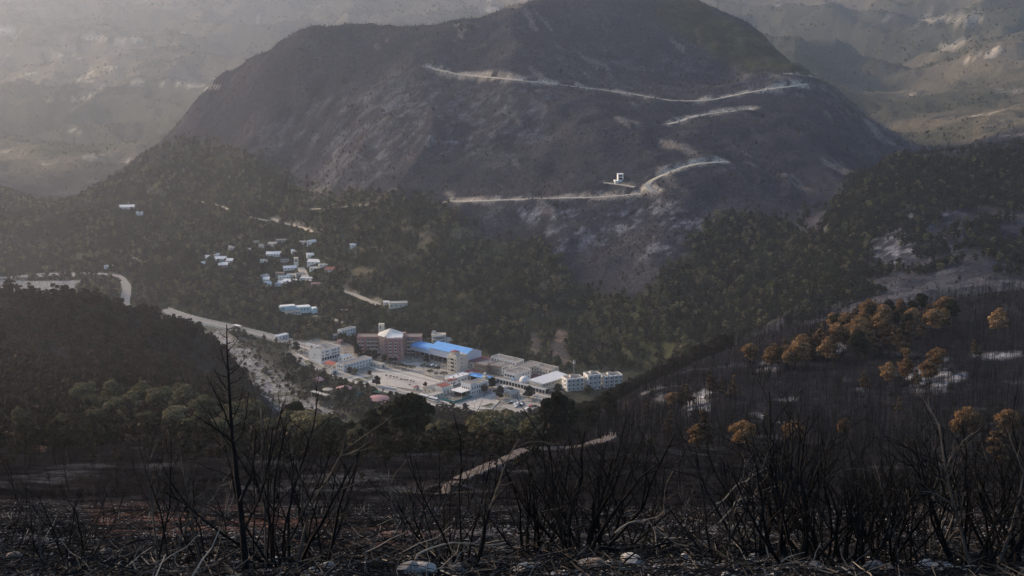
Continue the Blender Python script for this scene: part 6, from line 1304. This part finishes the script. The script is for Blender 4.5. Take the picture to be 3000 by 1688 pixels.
scatter_object('gravel', K_ST, np.stack([x, y, z], 1), .010 + .045 * r2.random(len(x)) ** 4, r2.random(len(x)) * 6.28, r2.integers(0, 6, len(x)), 'pale pebbles and broken stones scattered on the burnt foreground', 'gravel')
tw = []
for i in range(5):
    rr = np.random.default_rng(640 + i); mb = MB()
    for j in range(7):
        th = rr.random()*6.28; shoot(rr, mb, (rr.normal()*.05, rr.normal()*.05, -.05), (math.cos(th)*.6*rr.random(), math.sin(th)*.6*rr.random(), 1), .6 + .5*rr.random(), .010, 1, 3)
    tw.append(mb.mesh('twig', CHAR if i else CHARGREY))
K_TW = wood_kind('charred_brush', tw)
x, y, z, r2 = scatter(9000, -.5, .5, 14, 260, lambda x, y: .9*sstep(-.5, .1, fbm(x, y, 8, 2, 93)) * np.clip(.25 + 9/np.maximum(y, 1), 0, 1), 52)
scatter_object('charred_brush', K_TW, np.stack([x, y, z], 1), (.3 + .6 * r2.random(len(x))) * np.clip(y/60, .7, 1.3), r2.random(len(x)) * 6.28, r2.integers(0, 5, len(x)), 'blackened low brush covering the near hillside', 'brush')
lit = []
for i in range(4):
    rr = np.random.default_rng(660 + i); mb = MB()
    for j in range(5):
        th = rr.random()*6.28; p0 = np.array([rr.normal()*.2, rr.normal()*.2, .03]); mb.tube(branch_path(p0, (math.cos(th), math.sin(th), .05), .3 + .5*rr.random(), 3, rr, .2, .0), [.009, .008, .006, .004], 3)
    lit.append(mb.mesh('litter', [CHAR, CHAR, CHARGREY, PALEWOOD][i]))
K_LI = wood_kind('stick_litter', lit)
x, y, z, r2 = scatter(7000, -.5, .5, 12, 60, lambda x, y: .5 + 0*x, 53)
scatter_object('stick_litter', K_LI, np.stack([x, y, z], 1), .5 + .9 * r2.random(len(x)), r2.random(len(x)) * 6.28, np.where(r2.random(len(x)) < .85, 0, r2.integers(1, 4, len(x))), 'burnt sticks littering the foreground ground', 'sticks')

x, y, z, r2 = scatter(220, -.40, .42, 55, 235, lambda x, y: .5 + 0 * x, 54)
for i in range(len(x)):
    plant(dict(BARE[int(r2.integers(6))], name='charred_sapling'), x[i], y[i], z[i] - .1, .22 + .30 * r2.random(), r2.random() * 6.28, 'small thin charred sapling on the dark hillside behind the foreground shrubs', 'tree', 'charred saplings behind the foreground shrubs', r2.normal() * .08)

x, y, z, r2 = scatter(26000, -.6, .6, 9, 26, lambda x, y: .35 + .65 * sstep(-.2, .3, fbm(x, y, 1.6, 3, 95)), 55)
scatter_object('ash_rubble', K_ST, np.stack([x, y, z], 1), .010 + .035 * r2.random(len(x)) ** 3, r2.random(len(x)) * 6.28, np.where(r2.random(len(x)) < .7, r2.integers(2, 5, len(x)), r2.integers(0, 6, len(x))), 'grey rubble and cinders on the nearest ground', 'gravel')
x, y, z, r2 = scatter(7000, -.6, .6, 9, 26, lambda x, y: .6 + 0 * x, 56)
scatter_object('charred_sticks', K_LI, np.stack([x, y, z + .01], 1), .35 + .7 * r2.random(len(x)), r2.random(len(x)) * 6.28, np.where(r2.random(len(x)) < .8, r2.integers(0, 2, len(x)), 2), 'black charred sticks lying on the nearest ground', 'sticks')
plant_woods()
# ---------------------------------------------------------------- haze (after the ground it must enclose)
hm = bpy.data.materials.new('haze_air'); hm.use_nodes = True; ht = hm.node_tree; ht.nodes.clear()
pv = ht.nodes.new('ShaderNodeVolumePrincipled'); pv.inputs['Color'].default_value = (.80, .86, 1.0, 1); pv.inputs['Density'].default_value = HAZE_DENSITY
pv.inputs['Anisotropy'].default_value = 0.72
ho = ht.nodes.new('ShaderNodeOutputMaterial'); ht.links.new(pv.outputs[0], ho.inputs['Volume'])
ztop = float(GZ.max()) + 15
hz = MB().box(-7800, 7800, -60, 11300, float(GZ.min()) - 1.5, max(ztop, CAM_Z + 10)).build('haze', hm)
tag(hz, 'pale blue haze filling the valley air', 'haze', None, 'stuff')
